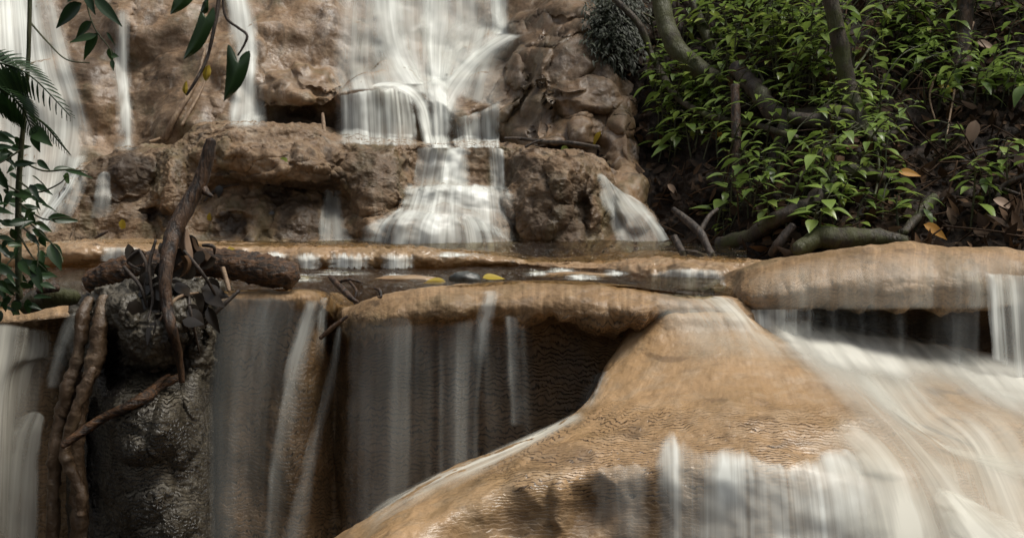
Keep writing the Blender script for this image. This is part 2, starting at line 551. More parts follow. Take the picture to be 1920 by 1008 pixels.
def veil(label, lines, mat, nu=60, nv=110, off=.012, trees=None, seed=0.0, name='waterfall', cat='waterfall', smooth=6, edge=.12,
         head=.06, tail=.07, group=None, drop=True, us=1.0, back=.01, jag=0.0, dm=1.0):
    """A sheet of water draped over the rock, falling free below overhangs.
    lines: flow lines left to right, each a list of (px, py, density)."""
    L = [cr(np.array(l, float), nv) for l in lines]
    A = cr(np.array(L), nu)                      # nu, nv, 3
    px, py, de = A[..., 0], A[..., 1], np.clip(A[..., 2], 0, 2) * dm
    T = np.full((nu, nv), np.nan)
    for i in range(nu):
        for j in range(nv):
            p, n = cast(px[i, j], py[i, j], trees)
            if p is not None: T[i, j] = p.y
    for i in range(nu):
        r = T[i]
        ok = ~np.isnan(r)
        if ok.any(): T[i] = np.interp(np.arange(nv), np.arange(nv)[ok], r[ok])
    colok = ~np.isnan(T[:, 0])
    for j in range(nv): T[:, j] = np.interp(np.arange(nu), np.arange(nu)[colok], T[colok, j])
    R = T.copy()
    if drop:
        T = np.minimum.accumulate(T, axis=1)
    S = blur(blur(T, smooth, 0), smooth, 1)
    S = np.minimum(S, R + back) - off
    P = at(px, py, S)
    du = np.linalg.norm(np.diff(P, axis=0), axis=-1)
    u = np.concatenate([[0], np.cumsum(np.median(du, axis=1))])
    dv = np.linalg.norm(np.diff(P, axis=1), axis=-1)
    v = np.concatenate([[0], np.cumsum(np.median(dv, axis=0))])
    fu = np.linspace(0, 1, nu)[:, None]; fv = np.linspace(0, 1, nv)[None]
    edge = min(.45, edge * 1.9)
    wob = fbm(np.stack(np.broadcast_arrays(fv * 5 + seed, seed, fu * 2), -1), 3) * edge * .8
    e = np.clip((np.minimum(fu, 1 - fu) + wob) / max(edge, 1e-4), 0, 1); e = e * e * (3 - 2 * e) * np.minimum(1, np.minimum(fu, 1 - fu) * 40)
    wdt = np.linalg.norm(P[-1, nv // 2] - P[0, nv // 2])
    e = e * np.clip(1 + 1.0 * fbm(np.stack(np.broadcast_arrays(fu * wdt * 20 + seed * 3, fv * 1.6 + seed, seed), -1), 3) + .5 * fbm(np.stack(np.broadcast_arrays(fu * wdt * 7, fv * 3 + seed, seed), -1), 2), .12, 1.6)
    jg = jag * (fbm(np.stack([fu[:, 0] * 14 + seed, 0 * fu[:, 0] + seed, 0 * fu[:, 0]], -1), 4))[:, None]
    if head > 0: hd = np.clip((fv + jg) / head, 0, 1); e = e * hd * hd * (3 - 2 * hd)
    if tail > 0: tl = np.clip((1 - fv + jg) / tail, 0, 1); e = e * tl * tl * (3 - 2 * tl)
    flow = np.stack([np.broadcast_to(u[:, None] * us + seed, (nu, nv)), np.broadcast_to(v[None], (nu, nv)) + seed * .37, np.full((nu, nv), seed)], -1)
    me = raw_mesh(name, P.reshape(-1, 3), grid_faces(nu, nv), {'flow': flow.reshape(-1, 3), 'dens': (de * e).ravel()})
    o = link(name, me, mat)
    tag(o, label, cat, group)
    return o


def smooth1(A): return A


# ------------------------------------------------------------------ unseen ground, sides and rear raised to block low sky light
def build_ground():
    n = 120
    g = np.linspace(-1, 1, n)
    X, Yy = np.meshgrid(g * 40, g * 40 + 4, indexing='ij')
    side = sm(2.6, 14, np.abs(X)) * 7
    far = sm(6.5, 14, Yy) * 6
    rear = sm(-2, -16, Yy) * 4
    Z = -1.7 + np.maximum(side, np.maximum(far, rear)) + .25 * fbm(np.stack([X * .3, Yy * .3, 0 * X], -1), 4)
    # keep it under the modelled slope and cliff
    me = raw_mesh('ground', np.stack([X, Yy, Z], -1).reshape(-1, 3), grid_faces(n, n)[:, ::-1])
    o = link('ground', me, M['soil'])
    tag(o, 'dark forest floor of the stream gorge', 'ground', kind='structure')


build_ground()

# ------------------------------------------------------------------ upper cliff
def cliff_Y(px, py):
    y = 5.75 + .0020 * (290 - py)
    y = y + .10 * np.sin(px * .008 + .6) + .05 * np.sin(px * .021 + py * .01)
    # shelf in the middle, hollow below it
    m = sm(600, 660, px) * (1 - sm(930, 980, px))
    yl = 182 - 14 * np.exp(-((px - 715) / 55) ** 2) + 40 * sm(790, 850, px)
    y = y - m * .16 * sm(90, 175, py) + m * (.20 - .07 * sm(790, 850, px)) * sm(yl, yl + 34, py)
    # boulder with a hollow under it
    m2 = sm(470, 550, px) * (1 - sm(600, 670, px))
    y = y + m2 * .20 * sm(188, 232, py)
    # buttress on the right
    edge = 1125 + np.clip(py, -300, 600) * .30
    y = y - .42 * sm(925, 1010, px) * sm(-60, 120, py + .2 * (px - 960))
    y = y + 1.5 * sm(edge - 25, edge + 130, px)
    y = y - .25 * sm(300, 420, py) * sm(900, 1000, px)
    return y


cp = [-500, -250, -100, 0, 70, 140, 200, 260, 320, 380, 440, 490, 530, 570, 610, 650, 700, 750, 800, 850, 900, 940, 970, 1000, 1030, 1060, 1090, 1120, 1150, 1180, 1210, 1240, 1280, 1330, 1400]
cr_rows = [-900, -500, -250, -100, -40, 0, 30, 60, 90, 120, 145, 165, 182, 195, 210, 235, 260, 290, 340, 400, 470, 560]
cols = [[at(np.float64(x), np.float64(y), cliff_Y(np.float64(x), np.float64(y))) for y in cr_rows] for x in cp]
cl_lumps = [(562, 168, 78, 46, .20, .8), (600, 148, 50, 25, .05, .6), (300, 30, 90, 120, .10, .8), (330, 190, 80, 80, .07, .8), (180, 120, 60, 160, .08, 1),
            (985, 105, 48, 62, .14, .5), (1010, 60, 40, 30, .06, .6), (960, 170, 30, 60, .08, .6, 20), (1010, 200, 26, 60, .05, .5),
            (1085, 180, 70, 42, .13, .5), (1060, 120, 55, 60, .07, .6), (1075, 250, 60, 35, .10, .5), (1095, 255, 24, 40, .08, .5), (1010, 262, 50, 18, .07, .6),
            (1170, 215, 34, 40, .09, .5), (1060, 20, 45, 16, .06, .5), (1080, 55, 40, 16, .07, .5), (1050, 75, 30, 14, .04, .5), (1175, 330, 42, 110, .14, .6, -12), (1215, 300, 20, 120, .06, .6, -20),
            (885, 165, 75, 68, .12, .7, -15), (830, 120, 30, 30, .05, .6), (905, 85, 60, 22, .10, .6, -20), (680, 175, 60, 22, .06, .6),
            (450, 120, 50, 70, .06, .8), (430, 190, 40, 50, .05, .8), (230, 30, 26, 40, .05, .8)]
cliff_o = rock('cliff', cols, 620, 400, M['cliff'], cl_lumps, disp=[(.14, 2.2, 2, 'f'), (.06, 5, 2, 'f'), (.007, 18, 3, 'f'), (.0025, 60, 3, 'f')],
               stain_shade=[(565, 240, 90, 40, .9), (180, 60, 36, 70, .5), (170, 110, 40, 40, .5), (330, 90, 60, 60, .35), (1005, 120, 40, 60, .5), (980, 230, 40, 40, .7),
                      (1010, 130, 70, 150, .55), (1110, 150, 90, 170, .4), (1060, 20, 60, 50, .35), (1190, 60, 60, 120, .9), (560, 148, 60, 16, .4)])
tag(cliff_o, 'high brown tufa cliff behind the falls', 'cliff', kind='structure')
# the wetter buttress tone is part of the same rock, so it keeps one material

# ------------------------------------------------------------------ right bank
def bank_Y(px, py):
    y = 3.78 + .0031 * (470 - py) + .9 * (1 - sm(1190, 1560, px)) + .10 * np.sin(px * .011 + py * .006)
    y = y + .35 * sm(1330, 1380, px) * (1 - sm(1440, 1520, px)) * sm(210, 250, py) * (1 - sm(310, 350, py))
    y = y - .0004 * np.clip(px - 1700, 0, 900)
    return y


bp_ = [1120, 1170, 1220, 1260, 1300, 1350, 1400, 1450, 1500, 1560, 1620, 1680, 1750, 1820, 1900, 2000, 2150, 2350, 2600]
br_ = [-900, -500, -250, -100, -20, 40, 100, 150, 200, 240, 280, 320, 360, 400, 440, 480, 520, 560]
cols = [[at(np.float64(x), np.float64(y), bank_Y(np.float64(x), np.float64(y))) for y in br_] for x in bp_]
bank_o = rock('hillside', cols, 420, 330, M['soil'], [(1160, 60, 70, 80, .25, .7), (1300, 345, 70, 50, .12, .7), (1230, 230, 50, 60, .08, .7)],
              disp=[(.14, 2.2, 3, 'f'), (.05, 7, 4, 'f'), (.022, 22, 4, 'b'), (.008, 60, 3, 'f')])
tag(bank_o, 'steep dark soil bank to the right of the falls', 'hillside', kind='structure')
BANK = [TREES[-1]]

# ------------------------------------------------------------------ middle tier of rock
def tcol(px, c, f=468, Yc=4.98, out=.0, over=.03, cave=.06, dx=0, steps=None):
    r = [at(np.float64(px), np.float64(c), np.float64(Yc)) + np.array([0, 1.0, .05]), at(np.float64(px), np.float64(c), np.float64(Yc)) + np.array([0, .25, .01]),
         at(np.float64(px), np.float64(c), np.float64(Yc))]
    h = f - c
    seq = steps if steps else [(.06, -.06), (.25, -.09 - over), (.42, -.09 - over), (.52, -.09 + cave), (.70, -.14), (.88, -.22), (1.0, -.32), (1.25, -.36)]
    for (k, dy) in seq:
        r.append(at(np.float64(px + dx * k), np.float64(c + h * k), np.float64(Yc + dy - out)))
    return r


casc = [(.02, -.03), (.36, -.06), (.40, -.18), (.58, -.21), (.64, -.32), (.80, -.36), (1.0, -.40), (1.25, -.42)]
smoothface = [(.06, -.06), (.25, -.11), (.42, -.14), (.52, -.17), (.70, -.20), (.88, -.24), (1.0, -.28), (1.25, -.32)]
tcols = [tcol(-300, 450, 480, 4.8, steps=smoothface), tcol(-80, 445, 480, 4.8, steps=smoothface), tcol(40, 436, 478, 4.85, steps=smoothface), tcol(100, 400, 470, 4.9, steps=smoothface),
         tcol(140, 330, 468, 4.95, steps=smoothface), tcol(175, 298, 466, 4.98, dx=-40, steps=smoothface), tcol(230, 282, 465, 5.0, dx=-20, steps=smoothface), tcol(285, 284, 465, 4.98, steps=smoothface),
         tcol(315, 282, 465, 4.93, steps=smoothface), tcol(340, 262, 465, 4.96, steps=smoothface), tcol(370, 242, 465, 4.97), tcol(430, 238, 465, 4.93, over=.06, cave=.05), tcol(500, 238, 465, 4.92, over=.07, cave=.05),
         tcol(560, 242, 466, 4.94, over=.08, cave=.04), tcol(620, 262, 466, 4.98, over=.03), tcol(680, 270, 467, 4.98, steps=smoothface), tcol(740, 273, 468, 4.98, steps=smoothface),
         tcol(770, 276, 469, 5.0, steps=[(.02, -.04), (.32, -.08), (.40, -.16), (.55, -.22), (.66, -.33), (.80, -.40), (1.0, -.46), (1.25, -.48)], dx=-40), tcol(815, 276, 470, 5.0, steps=[(.02, -.03), (.34, -.05), (.38, -.20), (.54, -.24), (.62, -.36), (.78, -.42), (1.0, -.46), (1.25, -.48)], dx=-20), tcol(870, 277, 470, 5.0, steps=[(.02, -.03), (.36, -.06), (.40, -.20), (.58, -.24), (.66, -.36), (.84, -.40), (1.0, -.43), (1.25, -.44)]), tcol(930, 278, 472, 5.0, steps=[(.02, -.05), (.38, -.08), (.45, -.17), (.62, -.20), (.76, -.28), (.90, -.33), (1.0, -.36), (1.25, -.38)], dx=25), tcol(965, 281, 476, 4.98, steps=smoothface),
         tcol(1000, 286, 482, 4.93, steps=smoothface), tcol(1050, 289, 486, 4.9, steps=smoothface), tcol(1095, 292, 488, 4.92, steps=smoothface), tcol(1125, 306, 490, 5.0, dx=5, steps=smoothface),
         tcol(1160, 335, 492, 5.05, dx=20, steps=smoothface), tcol(1200, 370, 492, 5.05, dx=40, steps=smoothface), tcol(1240, 410, 492, 5.05, dx=50, steps=smoothface), tcol(1290, 450, 494, 5.05, dx=40, steps=smoothface), tcol(1360, 470, 496, 5.1, steps=smoothface)]
t_l = [(318, 345, 30, 62, .06, .6), (250, 320, 45, 45, .05, .6), (205, 330, 50, 50, .05, .7, -30), (470, 262, 110, 30, .05, .7), (600, 290, 50, 40, .08, .5), (610, 345, 40, 25, .03, .6),
       (520, 300, 60, 26, .05, .5), (420, 290, 60, 30, .04, .5), (560, 325, 90, 18, .05, .5), (400, 380, 70, 60, .05, .7), (470, 395, 40, 70, .04, .7), (560, 410, 50, 60, .07, .6), (510, 370, 24, 30, .03, .6),
       (700, 330, 70, 70, .10, .7), (690, 420, 90, 40, .04, .8), (1010, 360, 66, 95, .12, .55), (1070, 330, 50, 50, .07, .5), (1060, 440, 40, 60, .06, .6), (1097, 398, 18, 45, -.05, 1), (1120, 370, 22, 70, .05, .6),
       (1000, 440, 40, 50, .04, .6), (300, 395, 36, 12, -.05, .7), (290, 420, 12, 40, -.06, .7), (435, 425, 36, 26, -.05, .7), (830, 400, 170, 90, .05, .8), (770, 430, 110, 46, .06, .7), (910, 390, 60, 40, .04, .8)]
tier_o = rock('rock_terrace', tcols, 760, 330, M['tier'], t_l, disp=[(.045, 4, 3, 'f'), (.022, 9, 2, 'b'), (.009, 30, 3, 'f'), (.005, 80, 2, 'f')],
              stain_shade=[(515, 372, 24, 30, .9), (435, 425, 40, 26, .95), (565, 420, 42, 46, .8), (580, 388, 18, 16, .9), (250, 320, 50, 40, .8), (340, 350, 16, 60, .5), (210, 340, 60, 60, .5), (540, 345, 140, 12, .7),
                     (700, 330, 60, 50, .45), (1040, 400, 70, 70, .6), (1095, 400, 24, 50, .7), (300, 405, 40, 14, .9), (980, 320, 40, 30, .6), (450, 335, 80, 14, .6)])
tag(tier_o, 'lumpy brown tufa terrace wall with dark damp patches under the upper falls', 'rock terrace')
TIER = [TREES[-1]]
UP = [TREES[0], TREES[2]]

# ------------------------------------------------------------------ low step between the two pools
def scol(px, c, b, Yf=4.08, cap=.06):
    p = lambda y, Y: at(np.float64(px), np.float64(y), np.float64(Y))
    top = p(c, Yf + .05)
    return [top + np.array([0, .9, -.02]), top + np.array([0, .25, -.005]), top, p(c + (b - c) * .3, Yf - .01), p(c + (b - c) * .7, Yf - .02), p(b, Yf + .0), p(b + 14, Yf + .02), p(b + 60, Yf + .03)]


scols = [scol(-300, 470, 520, 4.2), scol(-60, 466, 520, 4.2), scol(60, 458, 505, 4.15), scol(130, 456, 492, 4.12), scol(200, 455, 486, 4.12), scol(270, 458, 488, 4.1), scol(340, 460, 495, 4.1), scol(430, 462, 500, 4.08), scol(520, 464, 503, 4.08),
         scol(590, 465, 504, 4.06), scol(640, 464, 505, 4.08), scol(690, 466, 505, 4.05), scol(740, 465, 503, 4.06), scol(775, 466, 502, 4.06), scol(830, 471, 498, 4.1), scol(900, 476, 497, 4.15), scol(960, 484, 499, 4.15),
         scol(1010, 490, 503, 4.1), scol(1080, 493, 508, 4.02), scol(1150, 491, 520, 3.9), scol(1200, 489, 534, 3.75), scol(1260, 487, 538, 3.68), scol(1330, 488, 541, 3.62), scol(1390, 491, 545, 3.58), scol(1440, 496, 550, 3.55), scol(1550, 500, 556, 3.5)]
step_o = rock('rock_step', scols, 640, 120, M['step'], [(150, 474, 60, 22, .05, .8), (250, 476, 50, 20, .04, .8), (420, 482, 50, 22, .04, .8), (575, 486, 44, 24, .04, .7), (655, 488, 40, 24, .04, .7), (735, 486, 36, 24, .04, .7), (830, 482, 60, 18, .05, .8), (920, 488, 50, 14, .04, .8), (1060, 500, 60, 12, .05, .8), (1180, 508, 50, 24, .05, .8), (1270, 512, 60, 26, .05, .8), (1350, 514, 40, 24, .04, .8)], disp=[(.014, 9, 3, 'f'), (.008, 26, 2, 'b'), (.002, 70, 2, 'f')],
              stain_shade=[(620, 495, 60, 10, .7), (720, 494, 30, 10, .7), (200, 482, 70, 8, .6), (1270, 520, 60, 14, .6), (975, 487, 14, 8, .9)])
tag(step_o, 'low pinkish tan rock step holding back the shallow pool behind the log', 'rock step')

# ------------------------------------------------------------------ front ledge
def fcol(px, c, l, Yc=3.2, rec=.14, lip=.06, base=.0, bx=0, f1=780):
    p = lambda x, y, Y: at(np.float64(x), np.float64(y), np.float64(Y))
    top = p(px, c, Yc)
    return [top * np.array([1.28, 1, 1]) + np.array([0, 1.0, -.09]), top + np.array([0, .32, -.045]), top + np.array([0, .09, -.006]), top,
            p(px, c + (l - c) * .35, Yc - lip), p(px, c + (l - c) * .75, Yc - lip * 1.15), p(px, l, Yc - lip * .7), p(px + bx * .1, l + 22, Yc + rec),
            p(px + bx * .4, f1, Yc + rec * .9), p(px + bx, 960, Yc + rec * .7 + base), p(px + bx * 1.2, 1150, Yc + rec * .5 + base), p(px + bx * 1.2, 1500, Yc + rec * .4 + base)]


fcols = [fcol(-400, 585, 630, 3.25, .04), fcol(-200, 583, 625, 3.22, .04), fcol(-60, 582, 622, 3.2, .04), fcol(20, 579, 618, 3.18, .05), fcol(90, 573, 612, 3.18, .06), fcol(150, 566, 606, 3.2, .10), fcol(200, 560, 600, 3.24, .12),
         fcol(300, 556, 590, 3.24, .10), fcol(380, 552, 580, 3.2, .05), fcol(420, 548, 572, 3.16, .03, .05), fcol(480, 546, 570, 3.15, .03, .05), fcol(540, 547, 572, 3.15, .03, .05), fcol(590, 549, 575, 3.17, .04, .05),
         fcol(625, 556, 600, 3.26, .06, .03), fcol(648, 578, 640, 3.22, .04, .05), fcol(680, 567, 640, 3.15, .08), fcol(730, 555, 625, 3.12, .12, .07), fcol(800, 546, 612, 3.12, .14, .08), fcol(870, 537, 606, 3.12, .15, .08),
         fcol(940, 531, 602, 3.12, .15, .08), fcol(1010, 528, 600, 3.11, .16, .08), fcol(1080, 530, 610, 3.1, .17, .09), fcol(1140, 535, 625, 3.08, .17, .09), fcol(1190, 541, 622, 3.06, .15, .09), fcol(1240, 548, 598, 3.05, .08, .06),
         fcol(1300, 556, 596, 3.05, .05, .045), fcol(1370, 566, 604, 3.06, .05, .04), fcol(1430, 580, 630, 3.1, .05, .04), fcol(1520, 585, 640, 3.15, .05, .04)]


def f_crk(A):
    px, py = proj(A)
    return np.clip(sm(570, 615, py) * (1 - .4 * sm(400, 380, px)), 0, 1)


def f_post(A):
    k = np.linspace(0, 1, A.shape[1])[None]
    w = sm(.42, .52, k) * (1 - sm(.60, .66, k))
    A = A.copy()
    A[..., 2] += w * fbm(np.stack([A[..., 0] * 14, A[..., 1] * 3, 0 * A[..., 0]], -1), 4) * .06
    return A


front_o = rock('rock_ledge', fcols, 760, 330, M['ledge'], [(625, 600, 22, 60, -.05, .8), (720, 590, 60, 44, .02, .9), (830, 575, 70, 44, .02, .9), (960, 570, 80, 44, .025, .9), (1090, 575, 70, 50, .03, .9), (1180, 580, 50, 40, .02, .9), (430, 800, 40, 250, .03, 1), (560, 850, 70, 300, .04, 1), (850, 800, 60, 300, .03, 1)],
               disp=[(.022, 5, 3, 'f'), (.009, 13, 3, 'f'), (.004, 40, 3, 'f')],
               stain_shade=[(640, 640, 40, 60, .6), (1000, 600, 60, 8, .3), (1130, 615, 90, 30, .55), (800, 800, 520, 190, .5)], crk=f_crk, post=f_post)  # broad last spot paints the shade below the lip onto the faces
tag(front_o, 'long rounded tan travertine ledge spilling thin curtains across the middle', 'rock ledge')
FRONT = [TREES[-1]]

# ------------------------------------------------------------------ raised right ledge
def rcol(px, c, l, Yc=3.22, rec=.2, lip=.10):
    p = lambda y, Y: at(np.float64(px), np.float64(y), np.float64(Y))
    top = p(c, Yc)
    return [top + np.array([0, .9, -.18]), top + np.array([0, .4, -.06]), top + np.array([0, .15, -.008]), top, p(c + (l - c) * .25, Yc - lip * .8), p(c + (l - c) * .6, Yc - lip * 1.2), p(c + (l - c) * .88, Yc - lip * 1.15),
            p(l, Yc - lip * .9), p(l + 3, Yc - lip * .5), p(l + 8, Yc + rec), p(l + 120, Yc + rec), p(l + 300, Yc + rec)]


rcols = [rcol(1340, 545, 575, 3.32, .05, .03), rcol(1372, 530, 585, 3.26, .08, .06), rcol(1395, 508, 592, 3.2, .15, .10), rcol(1440, 494, 594, 3.18, .2, .11), rcol(1490, 484, 582, 3.18, .22, .12), rcol(1540, 476, 576, 3.18, .22, .12),
         rcol(1600, 468, 582, 3.18, .22, .12), rcol(1660, 463, 580, 3.18, .22, .12), rcol(1715, 456, 577, 3.2, .22, .13), rcol(1750, 462, 578, 3.2, .22, .12), rcol(1800, 468, 580, 3.18, .22, .12), rcol(1850, 467, 578, 3.18, .2, .11),
         rcol(1900, 471, 560, 3.2, .14, .08), rcol(1970, 478, 560, 3.22, .12, .08), rcol(2080, 480, 570, 3.25, .12, .08), rcol(2300, 480, 570, 3.3, .12, .08)]


def r_post(A):
    px, py = proj(A)
    # ragged lower rim of the overhang
    k = np.linspace(0, 1, A.shape[1])[None]
    w = sm(.50, .62, k) * (1 - sm(.70, .76, k))
    j = fbm(np.stack([A[..., 0] * 16, 0 * A[..., 0], 0 * A[..., 0]], -1), 4) * .075
    A = A.copy()
    A[..., 2] += w * j
    return A


right_o = rock('rock_ledge', rcols, 480, 260, M['ledge'], [(1440, 545, 70, 44, .03, .9), (1540, 520, 80, 50, .025, .9), (1650, 515, 100, 60, .03, .9), (1790, 520, 110, 60, .03, .9), (1900, 520, 60, 60, .02, 1), (1700, 560, 60, 30, .02, 1)], disp=[(.018, 4, 3, 'f'), (.007, 13, 3, 'f'), (.003, 40, 3, 'f')],
               stain_shade=[(1600, 640, 300, 55, .85), (1430, 610, 60, 25, .8)], crk=lambda A: np.clip(sm(500, 560, proj(A)[1]) * .45, 0, 1), post=r_post)  # paints the shade of the gap under the overhang
tag(right_o, 'thick rounded brown ledge overhanging a dark gap below the leafy bank', 'rock ledge')
RIGHT = [TREES[-1]]

# ------------------------------------------------------------------ foreground dome
dcolsP = [
    [(1180, 640, 3.3), (1130, 700, 3.3), (1060, 800, 3.3), (960, 880, 3.25), (800, 960, 3.2), (600, 1080, 3.1), (480, 1300, 3.0), (440, 1500, 3.0)],
    [(1188, 606, 3.10), (1140, 688, 3.0), (1080, 775, 2.9), (960, 836, 2.85), (800, 906, 2.75), (640, 1004, 2.62), (560, 1120, 2.5), (520, 1400, 2.5)],
    [(1214, 598, 3.05), (1174, 688, 2.92), (1105, 775, 2.76), (985, 845, 2.62), (850, 915, 2.50), (735, 1000, 2.36), (690, 1110, 2.30), (670, 1400, 2.3)],
    [(1262, 606, 3.03), (1225, 690, 2.86), (1160, 780, 2.66), (1070, 850, 2.53), (980, 910, 2.44), (920, 1000, 2.40), (900, 1110, 2.37), (890, 1400, 2.37)],
    [(1310, 602, 3.03), (1290, 680, 2.84), (1245, 780, 2.60), (1190, 845, 2.50), (1150, 900, 2.46), (1130, 1000, 2.46), (1120, 1110, 2.44), (1120, 1400, 2.44)],
    [(1350, 600, 3.03), (1355, 680, 2.82), (1345, 770, 2.58), (1320, 835, 2.48), (1300, 890, 2.43), (1290, 1000, 2.42), (1285, 1110, 2.40), (1285, 1400, 2.40)],
    [(1390, 600, 3.04), (1420, 680, 2.82), (1445, 770, 2.58), (1450, 835, 2.46), (1450, 890, 2.40), (1450, 1000, 2.38), (1450, 1110, 2.36), (1450, 1400, 2.36)],
    [(1430, 604, 3.08), (1490, 680, 2.84), (1550, 770, 2.60), (1590, 840, 2.47), (1600, 900, 2.39), (1610, 1000, 2.34), (1615, 1110, 2.31), (1620, 1400, 2.31)],
    [(1480, 610, 3.14), (1560, 690, 2.88), (1640, 775, 2.62), (1710, 845, 2.46), (1750, 905, 2.36), (1770, 1000, 2.26), (1780, 1110, 2.20), (1785, 1400, 2.2)],
    [(1560, 618, 3.20), (1650, 690, 2.96), (1740, 770, 2.72), (1830, 835, 2.53), (1890, 900, 2.38), (1930, 1000, 2.22), (1950, 1110, 2.14), (1960, 1400, 2.12)],
    [(1660, 632, 3.22), (1750, 690, 3.02), (1850, 750, 2.82), (1950, 820, 2.60), (2040, 900, 2.42), (2090, 1000, 2.22), (2110, 1110, 2.12), (2120, 1400, 2.1)],
    [(1780, 650, 3.24), (1870, 700, 3.06), (1970, 760, 2.86), (2080, 830, 2.62), (2180, 900, 2.42), (2240, 1000, 2.22), (2270, 1110, 2.12), (2280, 1400, 2.1)],
    [(1940, 670, 3.26), (2040, 730, 3.1), (2160, 800, 2.9), (2280, 870, 2.65), (2380, 950, 2.45), (2450, 1050, 2.22), (2480, 1150, 2.12), (2490, 1400, 2.1)]]
dcols = []
for c in dcolsP:
    x0, y0, Y0 = c[0]
    if 1260 <= x0 <= 1400:
        yc = float(np.interp(x0, [1190, 1240, 1300, 1370, 1430], [541, 548, 556, 566, 580])) + float(np.interp(x0, [1260, 1320, 1390], [36, 30, 22]))
        c = [(x0, yc, Y0 - .035), (x0 + .25 * (c[1][0] - x0), yc + .42 * (c[1][1] - yc), Y0 - .035 + .30 * (c[1][2] - Y0 + .035))] + c[1:]
    else:
        c = [c[0], (x0 + .35 * (c[1][0] - x0), y0 + .4 * (c[1][1] - y0), Y0 + .35 * (c[1][2] - Y0))] + c[1:]
    top = at(*[np.float64(x) for x in c[0]])
    dcols.append([top + np.array([0, .35, -.08]), top + np.array([0, .12, -.012])] + [at(*[np.float64(x) for x in p]) for p in c])


def d_crk(A):
    px, py = proj(A)
    band = sm(730, 800, py - .05 * (px - 1250)) * (1 - .6 * sm(1500, 1650, px)) * (1 - .5 * sm(930, 960, py))
    left = sm(880, 1050, px + .3 * (py - 800))
    return np.clip(band * (.25 + .75 * left) + .35 * sm(1760, 1830, px) * sm(790, 810, py) * (1 - sm(835, 850, py)), 0, 1)


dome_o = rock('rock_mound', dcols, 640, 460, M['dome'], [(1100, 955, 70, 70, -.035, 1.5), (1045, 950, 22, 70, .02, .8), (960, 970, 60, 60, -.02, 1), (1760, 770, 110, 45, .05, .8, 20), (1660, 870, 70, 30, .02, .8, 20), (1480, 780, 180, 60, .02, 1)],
              disp=[(.028, 3.6, 3, 'f'), (.009, 11, 3, 'f'), (.0022, 34, 3, 'f'), (.001, 90, 2, 'f')],
              stain_shade=[(1180, 800, 26, 8, .4), (1250, 662, 40, 6, .5), (1420, 790, 40, 7, .45), (1340, 745, 30, 5, .4), (1010, 880, 40, 12, .4), (1800, 800, 40, 8, .5), (1780, 735, 40, 7, .5), (1480, 830, 60, 6, .4), (1100, 965, 55, 45, .45), (955, 985, 60, 26, .4), (1255, 950, 22, 80, .6), (1060, 850, 60, 14, .35)], crk=d_crk)  # stains, and shade of the lower recesses painted as dark spots
tag(dome_o, 'large smooth orange tan rock mound with crinkled dark rim lines in the foreground', 'rock mound')
DOME = [TREES[-1]]

# ------------------------------------------------------------------ dark encrusted column under the log
ccols = []
for (x, c, Y, ys) in [(120, 600, 3.35, .0), (150, 572, 3.12, .0), (190, 556, 3.03, .02), (240, 545, 2.99, .03), (290, 538, 2.98, .02), (340, 540, 2.99, .0), (385, 548, 3.05, -.02), (405, 560, 3.3, -.02)]:
    p = lambda y, Yy: at(np.float64(x), np.float64(y), np.float64(Yy))
    top = p(c, Y)
    ccols.append([top + np.array([0, .30, -.02]), top + np.array([0, .1, .004]), top, p(600, Y - .03), p(650, Y - .02), p(690, Y + .03), p(725, Y - .01 - ys), p(790, Y - .04 - ys), p(870, Y - .03 - ys), p(960, Y - .03), p(1080, Y - .05), p(1400, Y - .05)])


def c_crk(A):
    px, py = proj(A)
    return np.clip(sm(690, 730, py), 0, 1)


clump_o = rock('rock_column', ccols, 300, 420, M['clump'],
               [(285, 640, 62, 55, .08, .6), (270, 790, 80, 85, .08, .6), (255, 900, 70, 90, .05, .7), (330, 800, 46, 80, .04, .6), (230, 580, 40, 40, .05, .6), (340, 590, 36, 36, .06, .5), (215, 680, 20, 60, -.08, .8), (300, 970, 90, 60, .05, .7), (180, 850, 24, 120, -.05, .8), (370, 700, 30, 80, .03, .6), (380, 600, 14, 60, -.05, .7)],
               disp=[(.035, 9, 4, 'b'), (.014, 26, 4, 'b'), (.004, 70, 3, 'f')], stain_shade=[(215, 690, 30, 60, .9), (180, 860, 30, 120, .7), (300, 690, 70, 16, .8), (340, 640, 40, 40, .7)], crk=c_crk,
               noise_mask=lambda A: 1 - .65 * sm(690, 730, proj(A)[1]))
tag(clump_o, 'dark wet rock column with fine ripples standing under the log', 'rock column')
CLUMP = [TREES[-1]]

# ------------------------------------------------------------------ pools
POOLS = []


def pool(name, front, Yb, z, label, nv=110, nu=420):
    """front: (px, py, Y) along the spill rim; water level z behind it."""
    Fp = cr(np.array([at(*[np.float64(q) for q in p]) for p in front]), nu)
    k = np.linspace(0, 1, nv)
    G = np.zeros((nu, nv, 3))
    for j, t in enumerate(k):
        y = Fp[:, 1] + (Yb - Fp[:, 1]) * t
        G[:, j, 0] = Fp[:, 0] * (y / Fp[:, 1])
        G[:, j, 1] = y
        G[:, j, 2] = Fp[:, 2] + (z - Fp[:, 2]) * sm(0, .25, y - Fp[:, 1])
    POOLS.append(BVHTree.FromPolygons([tuple(x) for x in G.reshape(-1, 3)], [tuple(int(q) for q in x) for x in grid_faces(nu, nv)]))
    G[..., 2] += .006 * fbm(G * np.array([9, 16, 9]), 4) * sm(0, .12, k)[None]
    me = raw_mesh(name, G.reshape(-1, 3), grid_faces(nu, nv)[:, ::-1])
    o = link(name, me, M['pool'])
    tag(o, label, 'water', kind='structure')
    return o


